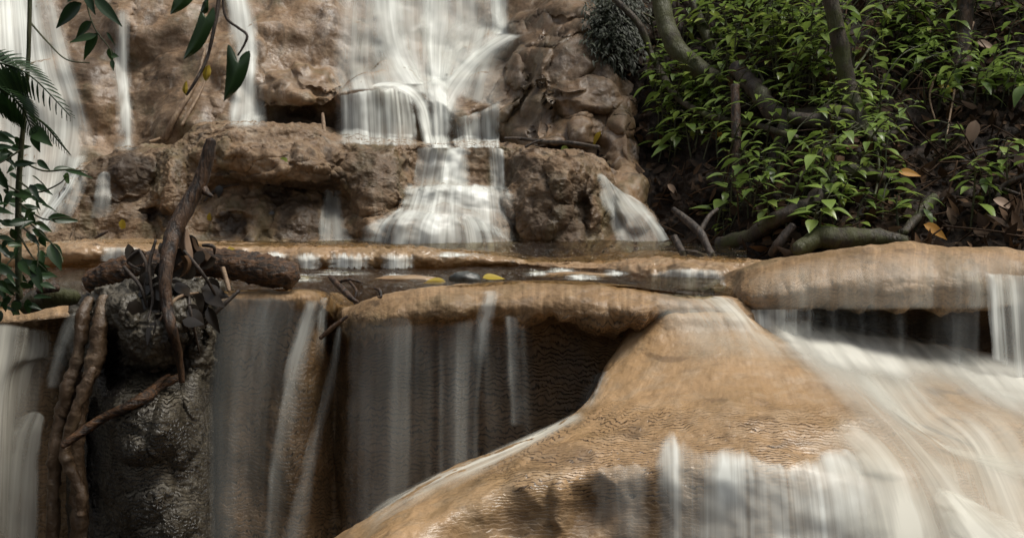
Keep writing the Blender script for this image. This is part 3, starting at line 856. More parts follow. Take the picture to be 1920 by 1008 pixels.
pool('water', [(-300, 580, 3.22), (-60, 578, 3.2), (90, 570, 3.2), (200, 557, 3.24), (380, 549, 3.2), (480, 543, 3.15), (590, 546, 3.17), (648, 572, 3.24), (700, 560, 3.14), (800, 543, 3.12), (940, 528, 3.12), (1080, 527, 3.1), (1190, 538, 3.06), (1300, 553, 3.05), (1400, 565, 3.08)],
     4.14, -.257, 'shallow glinting pool behind the front ledge')
pool('water', [(-300, 466, 4.26), (60, 455, 4.2), (270, 455, 4.15), (430, 459, 4.13), (640, 461, 4.13), (775, 463, 4.12), (900, 473, 4.2), (1010, 487, 4.15), (1150, 488, 3.95), (1260, 484, 3.73), (1400, 488, 3.63)],
     4.75, -.196, 'narrow strip of pool at the foot of the terrace')

# ------------------------------------------------------------------ falling water
ft, ff, sh = M['fall'], M['fallfine'], M['sheet']
CL = [TREES[0]]
# upper cliff
veil('broad pale cascade down the far left of the cliff', [[(-60, -40, 1.1), (-60, 200, 1.1), (-60, 440, 1.1)], [(10, -40, 1.2), (20, 150, 1.1), (20, 300, .9), (15, 440, .9)], [(70, -40, .5), (95, 110, .9), (120, 230, .8), (95, 400, 1.0)], [(100, -40, .2), (140, 110, .35), (180, 290, .6), (130, 420, .8)]],
     ft, 60, 120, trees=UP, seed=1.0, smooth=8)
veil('bright slanting chute sliding off the left end of the terrace', [[(118, 300, .4), (96, 350, .8), (50, 430, .9), (40, 465, .6)], [(150, 290, .9), (125, 350, 1.3), (90, 400, 1.3), (70, 440, .9)], [(168, 290, .3), (140, 352, .5), (120, 402, .5), (110, 440, .3)]], ft, 30, 60, trees=UP, seed=1.7, edge=.3)
veil('thin twin thread of water left of the hanging heart leaf', [[(205, 20, .4), (205, 120, .5), (215, 200, .5), (210, 285, .6)], [(232, 15, .7), (232, 120, .9), (238, 200, .9), (240, 285, 1.0)], [(246, 20, .4), (248, 150, .5), (262, 285, .5)]], ft, 40, 90, trees=UP, seed=2.2, us=1.4, edge=.25)
veil('narrow fall passing behind the hanging heart leaf', [[(415, -40, .7), (425, 60, .8), (440, 110, .7), (430, 180, .5), (420, 240, .6)], [(445, -40, 1.1), (455, 50, 1.1), (462, 110, 1.1), (458, 190, 1.1), (455, 240, 1.2)], [(470, -40, .5), (485, 60, .5), (490, 120, .6), (505, 240, .7)]], ft, 40, 90, trees=UP, seed=3.1, edge=.2)
veil('broad thin film of water covering the middle of the cliff above the shelf', [[(632, -60, .2), (622, 60, .25), (618, 140, .3), (628, 182, .5)], [(680, -60, .5), (672, 60, .5), (668, 130, .5), (676, 170, .9)], [(760, -60, .45), (760, 50, .5), (768, 120, .6), (780, 176, .9)], [(830, -60, .6), (825, 50, .6), (815, 120, .7), (812, 180, .8)], [(890, -60, .45), (895, 40, .45), (880, 90, .5), (850, 150, .5)], [(965, -60, .25), (962, 20, .3), (950, 60, .3), (930, 90, .2)]], ft, 130, 110, trees=UP, seed=3.7, edge=.06, smooth=7)
veil('bright fall left of the middle rushing down to the white rope', [[(690, -60, .5), (688, 30, .5), (690, 100, .5), (705, 160, .5)], [(712, -60, 1.2), (716, 40, 1.3), (728, 100, 1.4), (760, 160, 1.6)], [(740, -60, 1.3), (744, 40, 1.3), (756, 100, 1.5), (788, 160, 1.9)], [(765, -60, .3), (768, 40, .35), (778, 100, .5), (806, 160, 1.2)]], ft, 60, 110, trees=UP, seed=4.3, edge=.24, dm=.85, smooth=8, off=.018, tail=.04)
veil('bright fall right of the middle converging on the white rope', [[(778, -60, .4), (780, 30, .5), (786, 90, .7), (800, 160, 1.3)], [(805, -60, 1.2), (806, 30, 1.2), (806, 90, 1.3), (812, 160, 1.9)], [(840, -60, 1.0), (840, 30, 1.0), (832, 90, 1.1), (826, 160, 1.8)], [(872, -60, .5), (878, 40, .5), (862, 95, .6), (838, 160, 1.2)]], ft, 60, 110, trees=UP, seed=5.1, edge=.24, dm=.85, smooth=8, off=.018, tail=.04)
veil('slanting stream sweeping left over the boulder into the main fall', [[(935, 58, .7), (895, 82, 1.2), (850, 118, 1.4), (815, 160, 1.4), (806, 190, 1.4)], [(955, 62, 1.6), (905, 92, 1.8), (862, 132, 1.8), (832, 175, 1.8), (824, 205, 1.6)], [(972, 64, 1.2), (925, 98, 1.0), (885, 140, .8), (852, 190, .9), (840, 225, .9)], [(990, 62, .4), (950, 104, .35), (915, 150, .3), (880, 210, .35), (868, 240, .3)]], ft, 60, 90, trees=UP, seed=5.2, edge=.3, off=.022, dm=.7)
veil('thin spreading film between the slanting stream and the middle of the cliff', [[(800, 30, .3), (800, 100, .5), (805, 165, .5)], [(860, 20, .4), (850, 95, .6), (840, 170, .5)], [(920, 20, .4), (905, 90, .6), (880, 190, .45)], [(975, 30, .2), (965, 95, .35), (940, 210, .3)]], ft, 80, 80, trees=UP, seed=5.7, edge=.15, smooth=7, head=.3)
veil('short thin drop from the cliff top beside the buttress', [[(915, -60, .3), (918, 20, .4), (922, 66, .5)], [(935, -60, 1.2), (936, 20, 1.3), (938, 66, 1.5)], [(960, -60, .3), (956, 20, .4), (956, 66, .5)]], ft, 30, 60, trees=UP, seed=6.1, us=1.3)
veil('fringe of fine threads dropping off the shelf', [[(625, 180, .15), (625, 215, .2), (625, 272, .2)], [(670, 172, 1.1), (672, 215, .9), (675, 272, .6)], [(725, 164, 1.6), (728, 215, 1.1), (730, 274, .8)], [(770, 170, 1.3), (780, 215, 1.1), (786, 275, 1.0)]], ff, 100, 70, trees=UP, seed=7.7, edge=.06, jag=.05)
veil('smooth arc of white water curling off the shelf into the rope', [[(690, 164, .6), (740, 170, .7), (775, 205, .7), (792, 276, .8)], [(700, 158, 1.5), (755, 162, 1.9), (792, 198, 2.0), (808, 276, 1.8)], [(720, 152, .6), (775, 156, 1.2), (806, 190, 1.4), (820, 276, 1.5)]], ft, 40, 80, trees=UP, seed=8.1, off=.035, edge=.25, dm=.9)
veil('dense white rope of water plunging from the shelf to the terrace', [[(785, 140, .8), (795, 182, 1.4), (800, 215, 1.4), (800, 278, 1.5)], [(805, 136, 1.8), (812, 182, 2.0), (816, 220, 2.0), (818, 278, 2.0)], [(828, 136, 1.8), (830, 185, 2.0), (832, 220, 1.8), (834, 278, 1.7)], [(848, 140, .8), (848, 190, .7), (850, 230, .6), (855, 278, .8)]], ft, 50, 80, trees=UP, seed=8.4, off=.05, edge=.2, head=.3, tail=.02, dm=1.0)
veil('loose threads falling right of the white rope', [[(842, 222, .6), (844, 250, .9), (848, 278, 1.1)], [(880, 214, .6), (882, 245, .9), (886, 278, 1.0)], [(915, 200, .5), (917, 240, .9), (918, 278, .9)], [(940, 185, .6), (939, 235, 1.0), (938, 278, 1.0)]], ff, 60, 50, trees=UP, seed=9.9, edge=.1, jag=.1)
# terrace cascade: three steps
veil('first step of the terrace cascade, a short white curtain', [[(782, 274, .9), (778, 310, .7), (770, 360, .6)], [(815, 274, 1.6), (808, 310, 1.2), (800, 360, 1.0)], [(855, 275, 1.5), (850, 310, 1.2), (845, 360, 1.1)], [(884, 277, .5), (884, 310, .3), (884, 360, .5)]], ff, 70, 60, trees=UP, seed=10.4, edge=.1, jag=.08, head=.1, off=.02)
veil('slim white strand at the right end of the terrace cascade', [[(912, 276, .6), (916, 315, .5), (918, 356, .7)], [(932, 276, 1.6), (935, 315, 1.3), (938, 356, 1.2)], [(946, 280, .4), (948, 315, .3), (950, 356, .3)]], ff, 30, 50, trees=UP, seed=11.4, off=.02)
veil('second step of the terrace cascade, spreading over a rounded sill', [[(758, 340, .5), (748, 375, .7), (735, 412, .6)], [(790, 346, 1.6), (782, 375, 1.3), (770, 412, 1.2)], [(840, 342, 1.8), (836, 372, 1.4), (832, 412, 1.2)], [(885, 344, 1.8), (886, 378, 1.0), (888, 430, .8)], [(930, 344, 1.7), (936, 385, 1.1), (942, 450, .9)], [(962, 352, .8), (970, 395, .9), (978, 476, .9)]], ff, 110, 80, trees=UP, seed=12.6, dm=.8, edge=.10, jag=.16, head=.2, off=.02, us=.7)
veil('wide lowest step of the terrace cascade fanning out to the pool', [[(725, 396, .5), (680, 425, .6), (660, 474, .5)], [(755, 390, 1.4), (728, 420, 1.3), (712, 474, .9)], [(810, 394, 1.9), (795, 425, 1.4), (788, 476, 1.0)], [(860, 398, 1.8), (866, 432, 1.3), (870, 478, 1.0)], [(905, 410, 1.2), (922, 440, 1.0), (930, 480, .8)], [(942, 424, .4), (960, 450, .5), (975, 482, .6)]], ff, 130, 80, trees=UP, seed=13.5, dm=.8, edge=.12, jag=.2, head=.22, off=.025, us=.7)
veil('faint trickle on the terrace face left of the cascade', [[(608, 355, .2), (600, 400, .35), (590, 460, .3)], [(622, 355, .7), (622, 400, .8), (622, 460, .6)], [(640, 358, .3), (645, 400, .3), (670, 462, .3)]], ft, 30, 60, trees=UP, seed=14.1)
veil('weak split trickle on the left shoulder of the terrace', [[(180, 330, .2), (175, 370, .4), (165, 410, .15)], [(195, 320, .5), (192, 365, .5), (185, 410, .2)], [(208, 325, .3), (210, 365, .4), (215, 405, .1)]], ft, 24, 50, trees=UP, seed=15.1)
veil('white cascade slipping down beside the dark bank', [[(1118, 325, .6), (1125, 380, .7), (1150, 440, .8), (1165, 490, .7)], [(1130, 325, 1.2), (1145, 370, 1.2), (1178, 440, .9), (1200, 490, .8)], [(1150, 345, .9), (1180, 390, .7), (1205, 420, .5), (1235, 490, .5)], [(1172, 362, .9), (1205, 388, 1.1), (1240, 435, 1.1), (1275, 488, 1.0)], [(1185, 366, .3), (1220, 392, .4), (1258, 440, .4), (1295, 490, .4)]], ft, 60, 90, trees=UP, seed=16.1, edge=.12)
# low step
for i, (x0, x1) in enumerate([(542, 606), (612, 702), (712, 782)]):
    veil(['bright mini fall over the step just right of the log', 'middle mini fall over the low step', 'mini fall at the right end of the low step'][i],
         [[(x0, 474, .5), (x0 + 1, 488, .8), (x0 + 2, 505, .8)], [(.5 * (x0 + x1), 473, 1.0), (.5 * (x0 + x1), 488, 1.1), (.5 * (x0 + x1), 505, 1.0)], [(x1, 474, .5), (x1 - 1, 488, .8), (x1 - 2, 504, .8)]], ff, 60, 30, seed=17.3 + i * 2.1, edge=.2, us=1.2, group='mini falls over the low step', head=.4, jag=.5, dm=1.15)
veil('small rapid tumbling down behind the left end of the log', [[(110, 520, .5), (105, 535, .8), (100, 552, .7)], [(135, 505, .9), (130, 530, 1.1), (128, 552, 1.0)], [(165, 500, .5), (160, 530, .7), (160, 552, .6)]], ft, 30, 30, seed=21, head=.2)
veil('thin fringe over the step behind the left half of the log', [[(190, 462, .4), (188, 476, .6), (186, 490, .6)], [(225, 462, .7), (225, 476, .8), (225, 490, .7)], [(265, 462, .5), (266, 476, .6), (267, 490, .6)]], ff, 50, 24, seed=22, head=.2)
veil('short fringe over the step in front of the right ledge', [[(1200, 516, .2), (1200, 530, .6), (1200, 544, .5)], [(1260, 503, .7), (1258, 522, .9), (1256, 544, .7)], [(1330, 503, .7), (1330, 522, .8), (1332, 546, .6)], [(1360, 508, .3), (1362, 524, .4), (1365, 548, .4)]], ff, 80, 30, seed=23, head=.2)
# front ledge curtains
FR = [TREES[4 - 0]]
FRT = FRONT + RIGHT + DOME
veil('grey silky curtain from the ledge right of the log', [[(398, 552, .35), (388, 640, .4), (380, 800, .40), (375, 1030, .40)], [(470, 556, .45), (445, 640, .38), (430, 800, .30), (425, 1030, .26)], [(515, 556, .8), (490, 640, .5), (470, 800, .25), (465, 1030, .2)], [(560, 562, .35), (540, 660, .22), (525, 800, .15), (510, 1030, .12)]], ft, 90, 120, trees=FRONT, seed=24.2, off=.025, edge=.05, smooth=10, dm=.44)
veil('narrow bright band of falling water in the middle of the curtain', [[(570, 560, .3), (535, 680, .35), (505, 850, .25), (490, 1030, .15)], [(588, 560, .9), (556, 680, .75), (525, 850, .45), (508, 1030, .3)], [(606, 560, .4), (580, 680, .35), (550, 850, .2), (530, 1030, .15)]], ft, 40, 120, trees=FRONT, seed=25.5, off=.05, edge=.3, smooth=10, us=.8, dm=.62)
veil('short bright spout at the left of the dark cleft', [[(600, 556, .3), (592, 600, .35), (585, 680, .1)], [(610, 556, .8), (604, 600, .6), (600, 690, .15)], [(620, 558, .2), (615, 600, .2), (612, 690, .05)]], ft, 20, 60, trees=FRONT, seed=26.5, off=.04, edge=.3, tail=.3, dm=.62)
veil('slanting ribbon of water running out of the dark cleft', [[(630, 610, .3), (610, 700, .3), (570, 850, .3), (520, 1030, .3)], [(638, 610, .7), (622, 700, .55), (585, 850, .5), (545, 1030, .6)], [(644, 612, .3), (634, 700, .25), (602, 850, .3), (572, 1030, .3)]], ft, 30, 120, trees=FRONT, seed=27.5, off=.05, edge=.3, smooth=10, us=.8, dm=.62)
veil('dull grey veil under the left end of the long ledge', [[(655, 600, .3), (650, 700, .35), (645, 860, .35), (640, 1010, .35)], [(700, 600, .35), (696, 700, .42), (692, 860, .45), (690, 980, .45)], [(750, 590, .5), (746, 700, .42), (744, 860, .40), (742, 950, .40)], [(775, 600, .1), (772, 700, .15), (770, 860, .15), (768, 940, .15)]], ft, 70, 110, trees=FRONT, seed=28.2, off=.03, edge=.08, smooth=10, dm=.44)
veil('grey veil hanging beneath the middle of the long ledge', [[(815, 610, .1), (815, 700, .3), (815, 800, .35), (815, 900, .35)], [(860, 600, .25), (858, 700, .40), (856, 800, .42), (856, 880, .4)], [(900, 595, .5), (890, 700, .38), (885, 800, .36), (884, 870, .35)], [(915, 600, .1), (905, 700, .15), (900, 800, .1), (900, 865, .1)]], ft, 60, 100, trees=FRONT, seed=29.2, off=.03, edge=.1, smooth=10, dm=.44)
veil('bright spout jumping over the long ledge', [[(898, 545, .2), (890, 600, .4), (880, 680, .12)], [(920, 543, .8), (910, 600, .9), (900, 690, .25)], [(938, 545, .3), (930, 600, .35), (922, 690, .08)]], ft, 30, 70, trees=FRONT, seed=30.2, off=.03, edge=.3, tail=.25, dm=.62)
veil('faint pale strand falling right of the spout', [[(940, 590, .1), (945, 680, .15), (952, 800, .1)], [(958, 590, .5), (962, 680, .4), (968, 800, .3)], [(975, 595, .1), (985, 680, .15), (995, 800, .1)]], ft, 30, 80, trees=FRONT, seed=31.2, off=.03, edge=.3, dm=.62)
veil('little chute at the left shoulder of the rock mound', [[(1110, 700, .3), (1090, 735, .6), (1070, 775, .3)], [(1128, 696, .5), (1115, 730, .45), (1095, 772, .2)], [(1150, 692, .4), (1140, 725, .4), (1118, 768, .2)]], ft, 24, 40, trees=FRT, seed=32.2, off=.02, edge=.25, tail=.3)
veil('white edge of spray along the left flank of the rock mound', [[(1090, 766, .3), (960, 826, .7), (840, 876, .6), (730, 930, .25), (660, 985, .1)], [(1096, 774, .6), (968, 838, 1.1), (848, 890, .9), (738, 945, .4), (672, 1000, .15)], [(1104, 784, .2), (980, 856, .35), (862, 912, .3), (756, 970, .15), (690, 1020, .05)]], sh, 24, 100, trees=DOME, seed=33.2, off=.006, edge=.35, tail=.2, drop=False)
veil('faint wet film over the whole face of the ledge between log and cleft', [[(392, 566, .25), (382, 700, .3), (374, 860, .3), (370, 1030, .3)], [(450, 566, .3), (435, 700, .25), (425, 860, .22), (420, 1030, .2)], [(520, 570, .3), (505, 700, .18), (495, 860, .12), (490, 1030, .1)], [(600, 580, .2), (585, 700, .16), (575, 860, .14), (565, 1030, .12)]], ff, 120, 100, trees=FRONT, seed=61.2, off=.012, edge=.1, smooth=8, us=.7, dm=.44)
veil('faint wet film hanging under the long front ledge', [[(650, 612, .25), (648, 700, .3), (646, 860, .3), (644, 1000, .3)], [(760, 606, .3), (758, 700, .25), (756, 860, .25), (754, 960, .25)], [(860, 602, .3), (860, 700, .3), (860, 800, .25), (860, 880, .2)], [(960, 604, .25), (965, 700, .2), (968, 780, .15), (970, 830, .1)], [(1060, 620, .15), (1065, 690, .15), (1068, 740, .1), (1070, 790, .1)], [(1110, 640, .05), (1110, 690, .05), (1110, 740, .05), (1110, 770, .05)]], ff, 170, 100, trees=FRONT, seed=62.2, off=.012, edge=.06, smooth=8, us=.7, dm=.44)
for i_, (x_, y_, w_, h_) in enumerate([(575, 522, 34, 12), (640, 512, 60, 8), (742, 518, 30, 9), (1005, 512, 28, 10), (1055, 508, 34, 9), (1095, 520, 40, 10), (1155, 512, 30, 10), (460, 478, 40, 12), (395, 474, 30, 10), (850, 478, 60, 8), (520, 480, 26, 12)]):  # white sheets stand in for sky glints on small ripples and trickles
    lab_ = ['white riffle in the pool right of the log end', 'long thin white line of water under the mini falls', 'small white riffle left of the yellow leaves', 'small white glinting riffle right of the grey stone', 'white riffle at the foot of the low step right of the cascade', 'glinting riffle near the front rim of the pool', 'small riffle left of the short fringe by the right ledge',
            'bright trickle on the low step just right of the tall stick', 'bright trickle on the low step behind the tall stick', 'thin white trickle on the low step below the cascade', 'white trickle on the low step above the end of the log'][i_]
    veil(lab_, [[(x_ - w_, y_ - .6 * h_, .4), (x_ - w_, y_, .9), (x_ - w_ * 1.05, y_ + h_ * .6, .4)], [(x_ - .3 * w_, y_ - .9 * h_, 1.1), (x_ - .3 * w_, y_, 1.3), (x_ - .3 * w_, y_ + h_ * .6, .7)], [(x_ + .3 * w_, y_ - .6 * h_, .7), (x_ + .3 * w_, y_, 1.2), (x_ + .35 * w_, y_ + h_ * .6, .8)], [(x_ + w_, y_ - .5 * h_, .4), (x_ + w_, y_, .8), (x_ + w_ * 1.1, y_ + h_ * .5, .3)]],
         ff, 60, 24, trees=[TREES[3], TREES[4]] + POOLS, seed=70 + i_ * 1.7, off=.015, edge=.25, jag=.3, head=.35, tail=.35, name='riffle', cat='riffle', drop=False, us=1.6)
# far left fall
veil('soft white fall bulging over the left edge of the front ledge', [[(-80, 615, 1.0), (-90, 700, 1.0), (-100, 850, 1.0), (-110, 1030, .9)], [(0, 605, .9), (-10, 680, 1.1), (-25, 800, 1.1), (-40, 1030, .9)], [(50, 612, .7), (40, 670, .9), (20, 740, .8), (10, 1030, .5)], [(85, 618, .5), (85, 665, .6), (60, 720, .4), (40, 1030, .3)], [(100, 630, .1), (98, 680, .2), (80, 740, .1), (60, 1030, .05)]], sh, 70, 100, trees=FRONT, seed=34.2, off=.06, edge=.08, smooth=12, dm=.75)
veil('second white fall lower down at the left edge', [[(20, 790, .3), (-10, 860, .7), (-20, 1030, .7)], [(60, 770, .9), (30, 850, 1.1), (20, 1030, 1.0)], [(80, 775, .7), (65, 850, .8), (60, 1030, .6)], [(86, 790, .1), (78, 850, .2), (76, 1030, .1)]], sh, 40, 80, trees=FRONT, seed=35.2, off=.10, edge=.15, smooth=12, dm=.75)
veil('thin slide of water past the hanging roots', [[(120, 590, .2), (100, 650, .3), (80, 730, .3)], [(140, 585, .5), (115, 650, .5), (95, 730, .5)], [(158, 590, .2), (140, 650, .25), (112, 730, .15)]], ft, 24, 60, trees=FRONT, seed=36.2, off=.08, edge=.3, tail=.1, dm=.75)
# right ledge drips
veil('dark glassy fringe dripping from the right ledge', [[(1405, 580, .9), (1408, 600, 1.5), (1410, 635, 1.2)], [(1480, 578, .8), (1480, 605, .9), (1480, 640, .6)], [(1560, 576, .25), (1560, 610, .25), (1560, 650, .2)], [(1660, 580, .12), (1660, 620, .15), (1660, 660, .15)], [(1760, 580, .12), (1760, 620, .2), (1760, 680, .25)], [(1840, 560, .2), (1840, 620, .3), (1840, 690, .3)]], ff, 160, 60, trees=RIGHT, seed=37.2, off=.02, edge=.02)
veil('thin clear film sliding over the rounded front of the right ledge', [[(1395, 515, .05), (1400, 545, .2), (1404, 585, .2)], [(1500, 488, .1), (1500, 530, .3), (1500, 580, .25)], [(1620, 470, .1), (1620, 520, .22), (1620, 582, .2)], [(1740, 464, .1), (1740, 520, .3), (1740, 580, .3)], [(1840, 470, .1), (1842, 520, .35), (1845, 580, .4)], [(1930, 478, .1), (1930, 520, .3), (1930, 570, .3)]], sh, 140, 50, trees=RIGHT, seed=36.9, off=.008, edge=.05, head=.3, tail=.1)
veil('bright vertical jets at the right end of the ledge', [[(1845, 510, .3), (1850, 570, .4), (1860, 680, .4)], [(1862, 512, .9), (1866, 570, 1.0), (1872, 680, .9)], [(1885, 512, .4), (1890, 570, .35), (1900, 700, .35)], [(1905, 514, .9), (1910, 580, .9), (1918, 720, .8)], [(1940, 515, .6), (1945, 580, .6), (1955, 720, .6)], [(2000, 520, .4), (2000, 580, .4), (2000, 720, .4)]], ff, 80, 80, trees=RIGHT, seed=38.2, off=.035, edge=.06, us=.8)
# water over the mound
for i, (o_, s_) in enumerate([(.012, 39.1), (.030, 40.7)]):
    pass
veil('greenish sheet sliding from the pool onto the top of the rock mound', [[(1190, 542, .0), (1215, 575, .15), (1225, 620, .15), (1215, 680, .0)], [(1245, 548, .25), (1270, 578, .4), (1290, 625, .35), (1300, 700, .05)], [(1300, 552, .5), (1335, 580, .65), (1365, 625, .5), (1385, 700, .1)], [(1345, 554, .8), (1378, 582, .95), (1405, 622, .8), (1440, 700, .2)], [(1370, 558, .5), (1394, 585, .7), (1428, 622, .7), (1500, 690, .3)], [(1382, 562, .1), (1402, 590, .2), (1445, 622, .4), (1540, 690, .3)]], sh, 90, 80, trees=FRT, seed=41.2, off=.014, edge=.16, smooth=10, tail=.3)
veil('thick white froth pouring off the right side of the rock mound', [[(1420, 615, .2), (1500, 690, .25), (1590, 770, .15), (1660, 860, .1), (1690, 1030, .3)], [(1470, 606, .9), (1560, 690, .6), (1640, 770, .4), (1720, 860, .2), (1750, 1030, .5)], [(1540, 612, 1.1), (1640, 690, .8), (1720, 790, .8), (1800, 850, .7), (1850, 1030, .5)], [(1600, 622, 1.0), (1680, 670, .55), (1760, 750, .25), (1850, 835, .8), (1940, 1030, .4)], [(1680, 634, 1.0), (1750, 680, .35), (1840, 750, .08), (1920, 810, .3), (2040, 1030, .4)], [(1760, 650, 1.2), (1820, 690, 1.0), (1900, 740, .8), (1980, 800, .6), (2100, 1030, .6)], [(1860, 668, 1.0), (1920, 710, 1.3), (1990, 770, 1.2), (2080, 850, 1.0), (2200, 1030, .8)]],
     sh, 150, 150, trees=FRT, seed=42.2, off=.02, edge=.05, smooth=8, head=.05, jag=.03)
fr_ = M['froth']
veil('soft white froth boiling up in front of the dark gap under the right ledge', [[(1425, 612, .2), (1450, 640, .4), (1480, 690, .0)], [(1470, 596, 1.0), (1510, 640, 1.2), (1550, 700, .2)], [(1540, 598, 1.3), (1590, 645, 1.3), (1650, 720, .3)], [(1620, 612, 1.1), (1670, 655, 1.0), (1730, 730, .2)], [(1690, 624, 1.2), (1740, 660, .9), (1800, 730, .1)], [(1760, 640, 1.1), (1820, 680, 1.1), (1880, 760, .3)], [(1850, 655, 1.0), (1900, 700, 1.2), (1980, 780, .6)], [(1960, 670, .8), (2010, 720, 1.0), (2090, 800, .6)]], fr_, 110, 60, trees=FRT, seed=51.2, off=.05, edge=.08, smooth=14, head=.3, jag=.10, tail=.3, drop=False)
veil('second looser layer of froth spreading down from the dark gap', [[(1440, 628, .1), (1500, 690, .3), (1560, 780, .0)], [(1500, 616, .5), (1580, 690, .45), (1680, 800, .1)], [(1580, 622, .6), (1680, 700, .5), (1770, 820, .15)], [(1660, 640, .7), (1750, 710, .3), (1850, 800, .1)], [(1760, 660, .8), (1840, 720, .7), (1930, 800, .3)], [(1880, 680, .8), (1950, 740, .8), (2050, 820, .3)]], fr_, 90, 70, trees=FRT, seed=53.2, off=.035, edge=.1, smooth=14, head=.3, jag=.1, tail=.4, drop=False)
veil('curved white stream joining from the right across the rock mound', [[(1590, 700, .2), (1640, 760, .5), (1720, 806, .5), (1800, 838, .4), (1960, 850, .3)], [(1610, 696, .5), (1665, 758, .9), (1740, 815, 1.0), (1810, 852, .9), (1960, 880, .6)], [(1630, 690, .2), (1690, 760, .4), (1760, 832, .4), (1820, 872, .3), (1960, 920, .2)]], sh, 30, 100, trees=DOME, seed=43.4, off=.022, edge=.35)
veil('white curtain breaking over the front rim of the rock mound', [[(1222, 830, .2), (1226, 900, .3), (1230, 1030, .4)], [(1258, 806, 1.5), (1260, 890, 1.0), (1262, 1030, .8)], [(1310, 842, .6), (1312, 900, .6), (1312, 1030, .7)], [(1384, 832, 1.7), (1388, 905, 1.5), (1390, 1030, 1.2)], [(1430, 862, .7), (1435, 910, .7), (1440, 1030, .7)], [(1490, 866, 1.0), (1500, 920, 1.0), (1510, 1030, 1.0)], [(1560, 840, 1.2), (1580, 910, 1.0), (1595, 1030, 1.0)], [(1630, 850, .6), (1660, 910, .7), (1690, 1030, .8)], [(1680, 860, .4), (1710, 930, .6), (1750, 1030, .8)]], ff, 170, 80, trees=DOME, seed=44.4, off=.018, edge=.05, jag=.3, head=.22, us=1.0, dm=1.0)
veil('milky veil spreading between the front curtain and the side stream', [[(1470, 840, .0), (1520, 900, .4), (1540, 1030, .7)], [(1545, 800, .4), (1630, 880, .8), (1670, 1030, 1.0)], [(1590, 750, .6), (1700, 870, .8), (1760, 1030, 1.1)], [(1640, 740, .4), (1770, 890, .6), (1860, 1030, 1.0)], [(1700, 760, .15), (1850, 890, .45), (1980, 1030, .9)]], sh, 60, 70, trees=DOME, seed=45.4, off=.026, edge=.16, head=.3)
veil('bright splashing stream at the lower right of the rock mound', [[(1735, 915, .4), (1760, 960, .8), (1800, 1030, .8)], [(1765, 912, 1.2), (1800, 960, 1.3), (1850, 1030, 1.2)], [(1800, 925, .9), (1850, 970, 1.0), (1920, 1030, 1.0)], [(1850, 950, .4), (1910, 980, .6), (1990, 1030, .7)]], sh, 50, 50, trees=DOME, seed=46.4, off=.03, edge=.15, jag=.1, head=.2)
veil('thin damp film on the dark front face of the rock mound', [[(1100, 880, .1), (1110, 940, .2), (1115, 1030, .15)], [(1160, 870, .3), (1165, 940, .35), (1170, 1030, .3)], [(1220, 870, .2), (1222, 940, .25), (1225, 1030, .25)]], ff, 50, 50, trees=DOME, seed=47.4, off=.01, edge=.15, jag=.1)

# ------------------------------------------------------------------ wood, leaves and debris
def pxs(lst):
    """[(px, py, Y)] -> points"""
    return np.array([at(*[np.float64(q) for q in p]) for p in lst])


def on(px, py, trees, lift=0.0):
    p, n = cast(px, py, trees)
    for k in range(1, 60):
        if p is not None: break
        for dx, dy in ((0, -4), (0, 4), (-4, 0), (4, 0)):
            p, n = cast(px + dx * k, py + dy * k, trees)
            if p is not None: break
    return p + n * lift, n


def onl(lst, trees, lift):
    r = []
    for (x, y) in lst:
        p, n = on(x, y, trees, lift)
        r.append(tuple(p))
    return np.array(r)


def fore(lst, lift, trees=None):
    '''Points brought in front of the rock they pass over, by lift metres.'''
    r = []
    for (x, y, Y) in lst:
        p, n = cast(x, y, trees)
        r.append((x, y, min(Y, p.y - lift) if p is not None else Y))
    Yv = blur(np.array([q[2] for q in r])[:, None], 1, 0)[:, 0]
    return pxs([(q[0], q[1], min(q[2], float(v))) for q, v in zip(r, Yv)])


def tube_thing(name, label, cat, pts, radii, mat, group=None, branches=(), seg=10, rough=.12, rs=18, knots=0.0):
    """A stick, root or log: one continuous mesh with any side branches grown into it."""
    b = MB()
    pts = np.asarray(pts)
    b.tube(pts, radii, seg, 8, rough, rs, knots=knots)
    for (bp, br) in branches:
        b.tube(bp, br, max(5, seg - 3), 6, rough, rs)
    org = pts[-1]
    o = b.build(name, mat, origin=org)
    o.location = org
    tag(o, label, cat, group)
    return o


def split_leaf(name, label, left, right, Y, mat, cat='leaf', mid=None, curl=.006, tilt=0.0, group=None, parent=None, c=.4, stalk=None):
    """A leaf whose two halves run between left and right edge points (pixels) with a fold along the midrib."""
    b = MB()
    Lf, Rt = cr(np.array(left, float), 14), cr(np.array(right, float), 14)
    k = np.linspace(0, 1, 9)
    Md = cr(np.array(mid, float), 14) if mid else .5 * (Lf + Rt)
    kk = k[None, :, None]
    Q = np.where(kk < .5, Lf[:, None] * (1 - 2 * kk) + Md[:, None] * 2 * kk, Md[:, None] * (2 - 2 * kk) + Rt[:, None] * (2 * kk - 1))
    prof = -np.abs(k - .5) * 2
    Yd = Y + curl * (prof[None] * -1.0) + tilt * np.linspace(0, 1, 14)[:, None] + .0018 * np.sin(np.linspace(0, 9, 14))[:, None] * (np.abs(k - .5) * 2)[None]
    P = at(Q[..., 0], Q[..., 1], Yd)
    b.add(P.reshape(-1, 3), grid_faces(14, 9), c + .25 * (np.abs(k - .5) < .05)[None].repeat(14, 0).ravel())
    o = b.build(name, mat, parent)
    if parent is None: tag(o, label, cat, group)
    return o


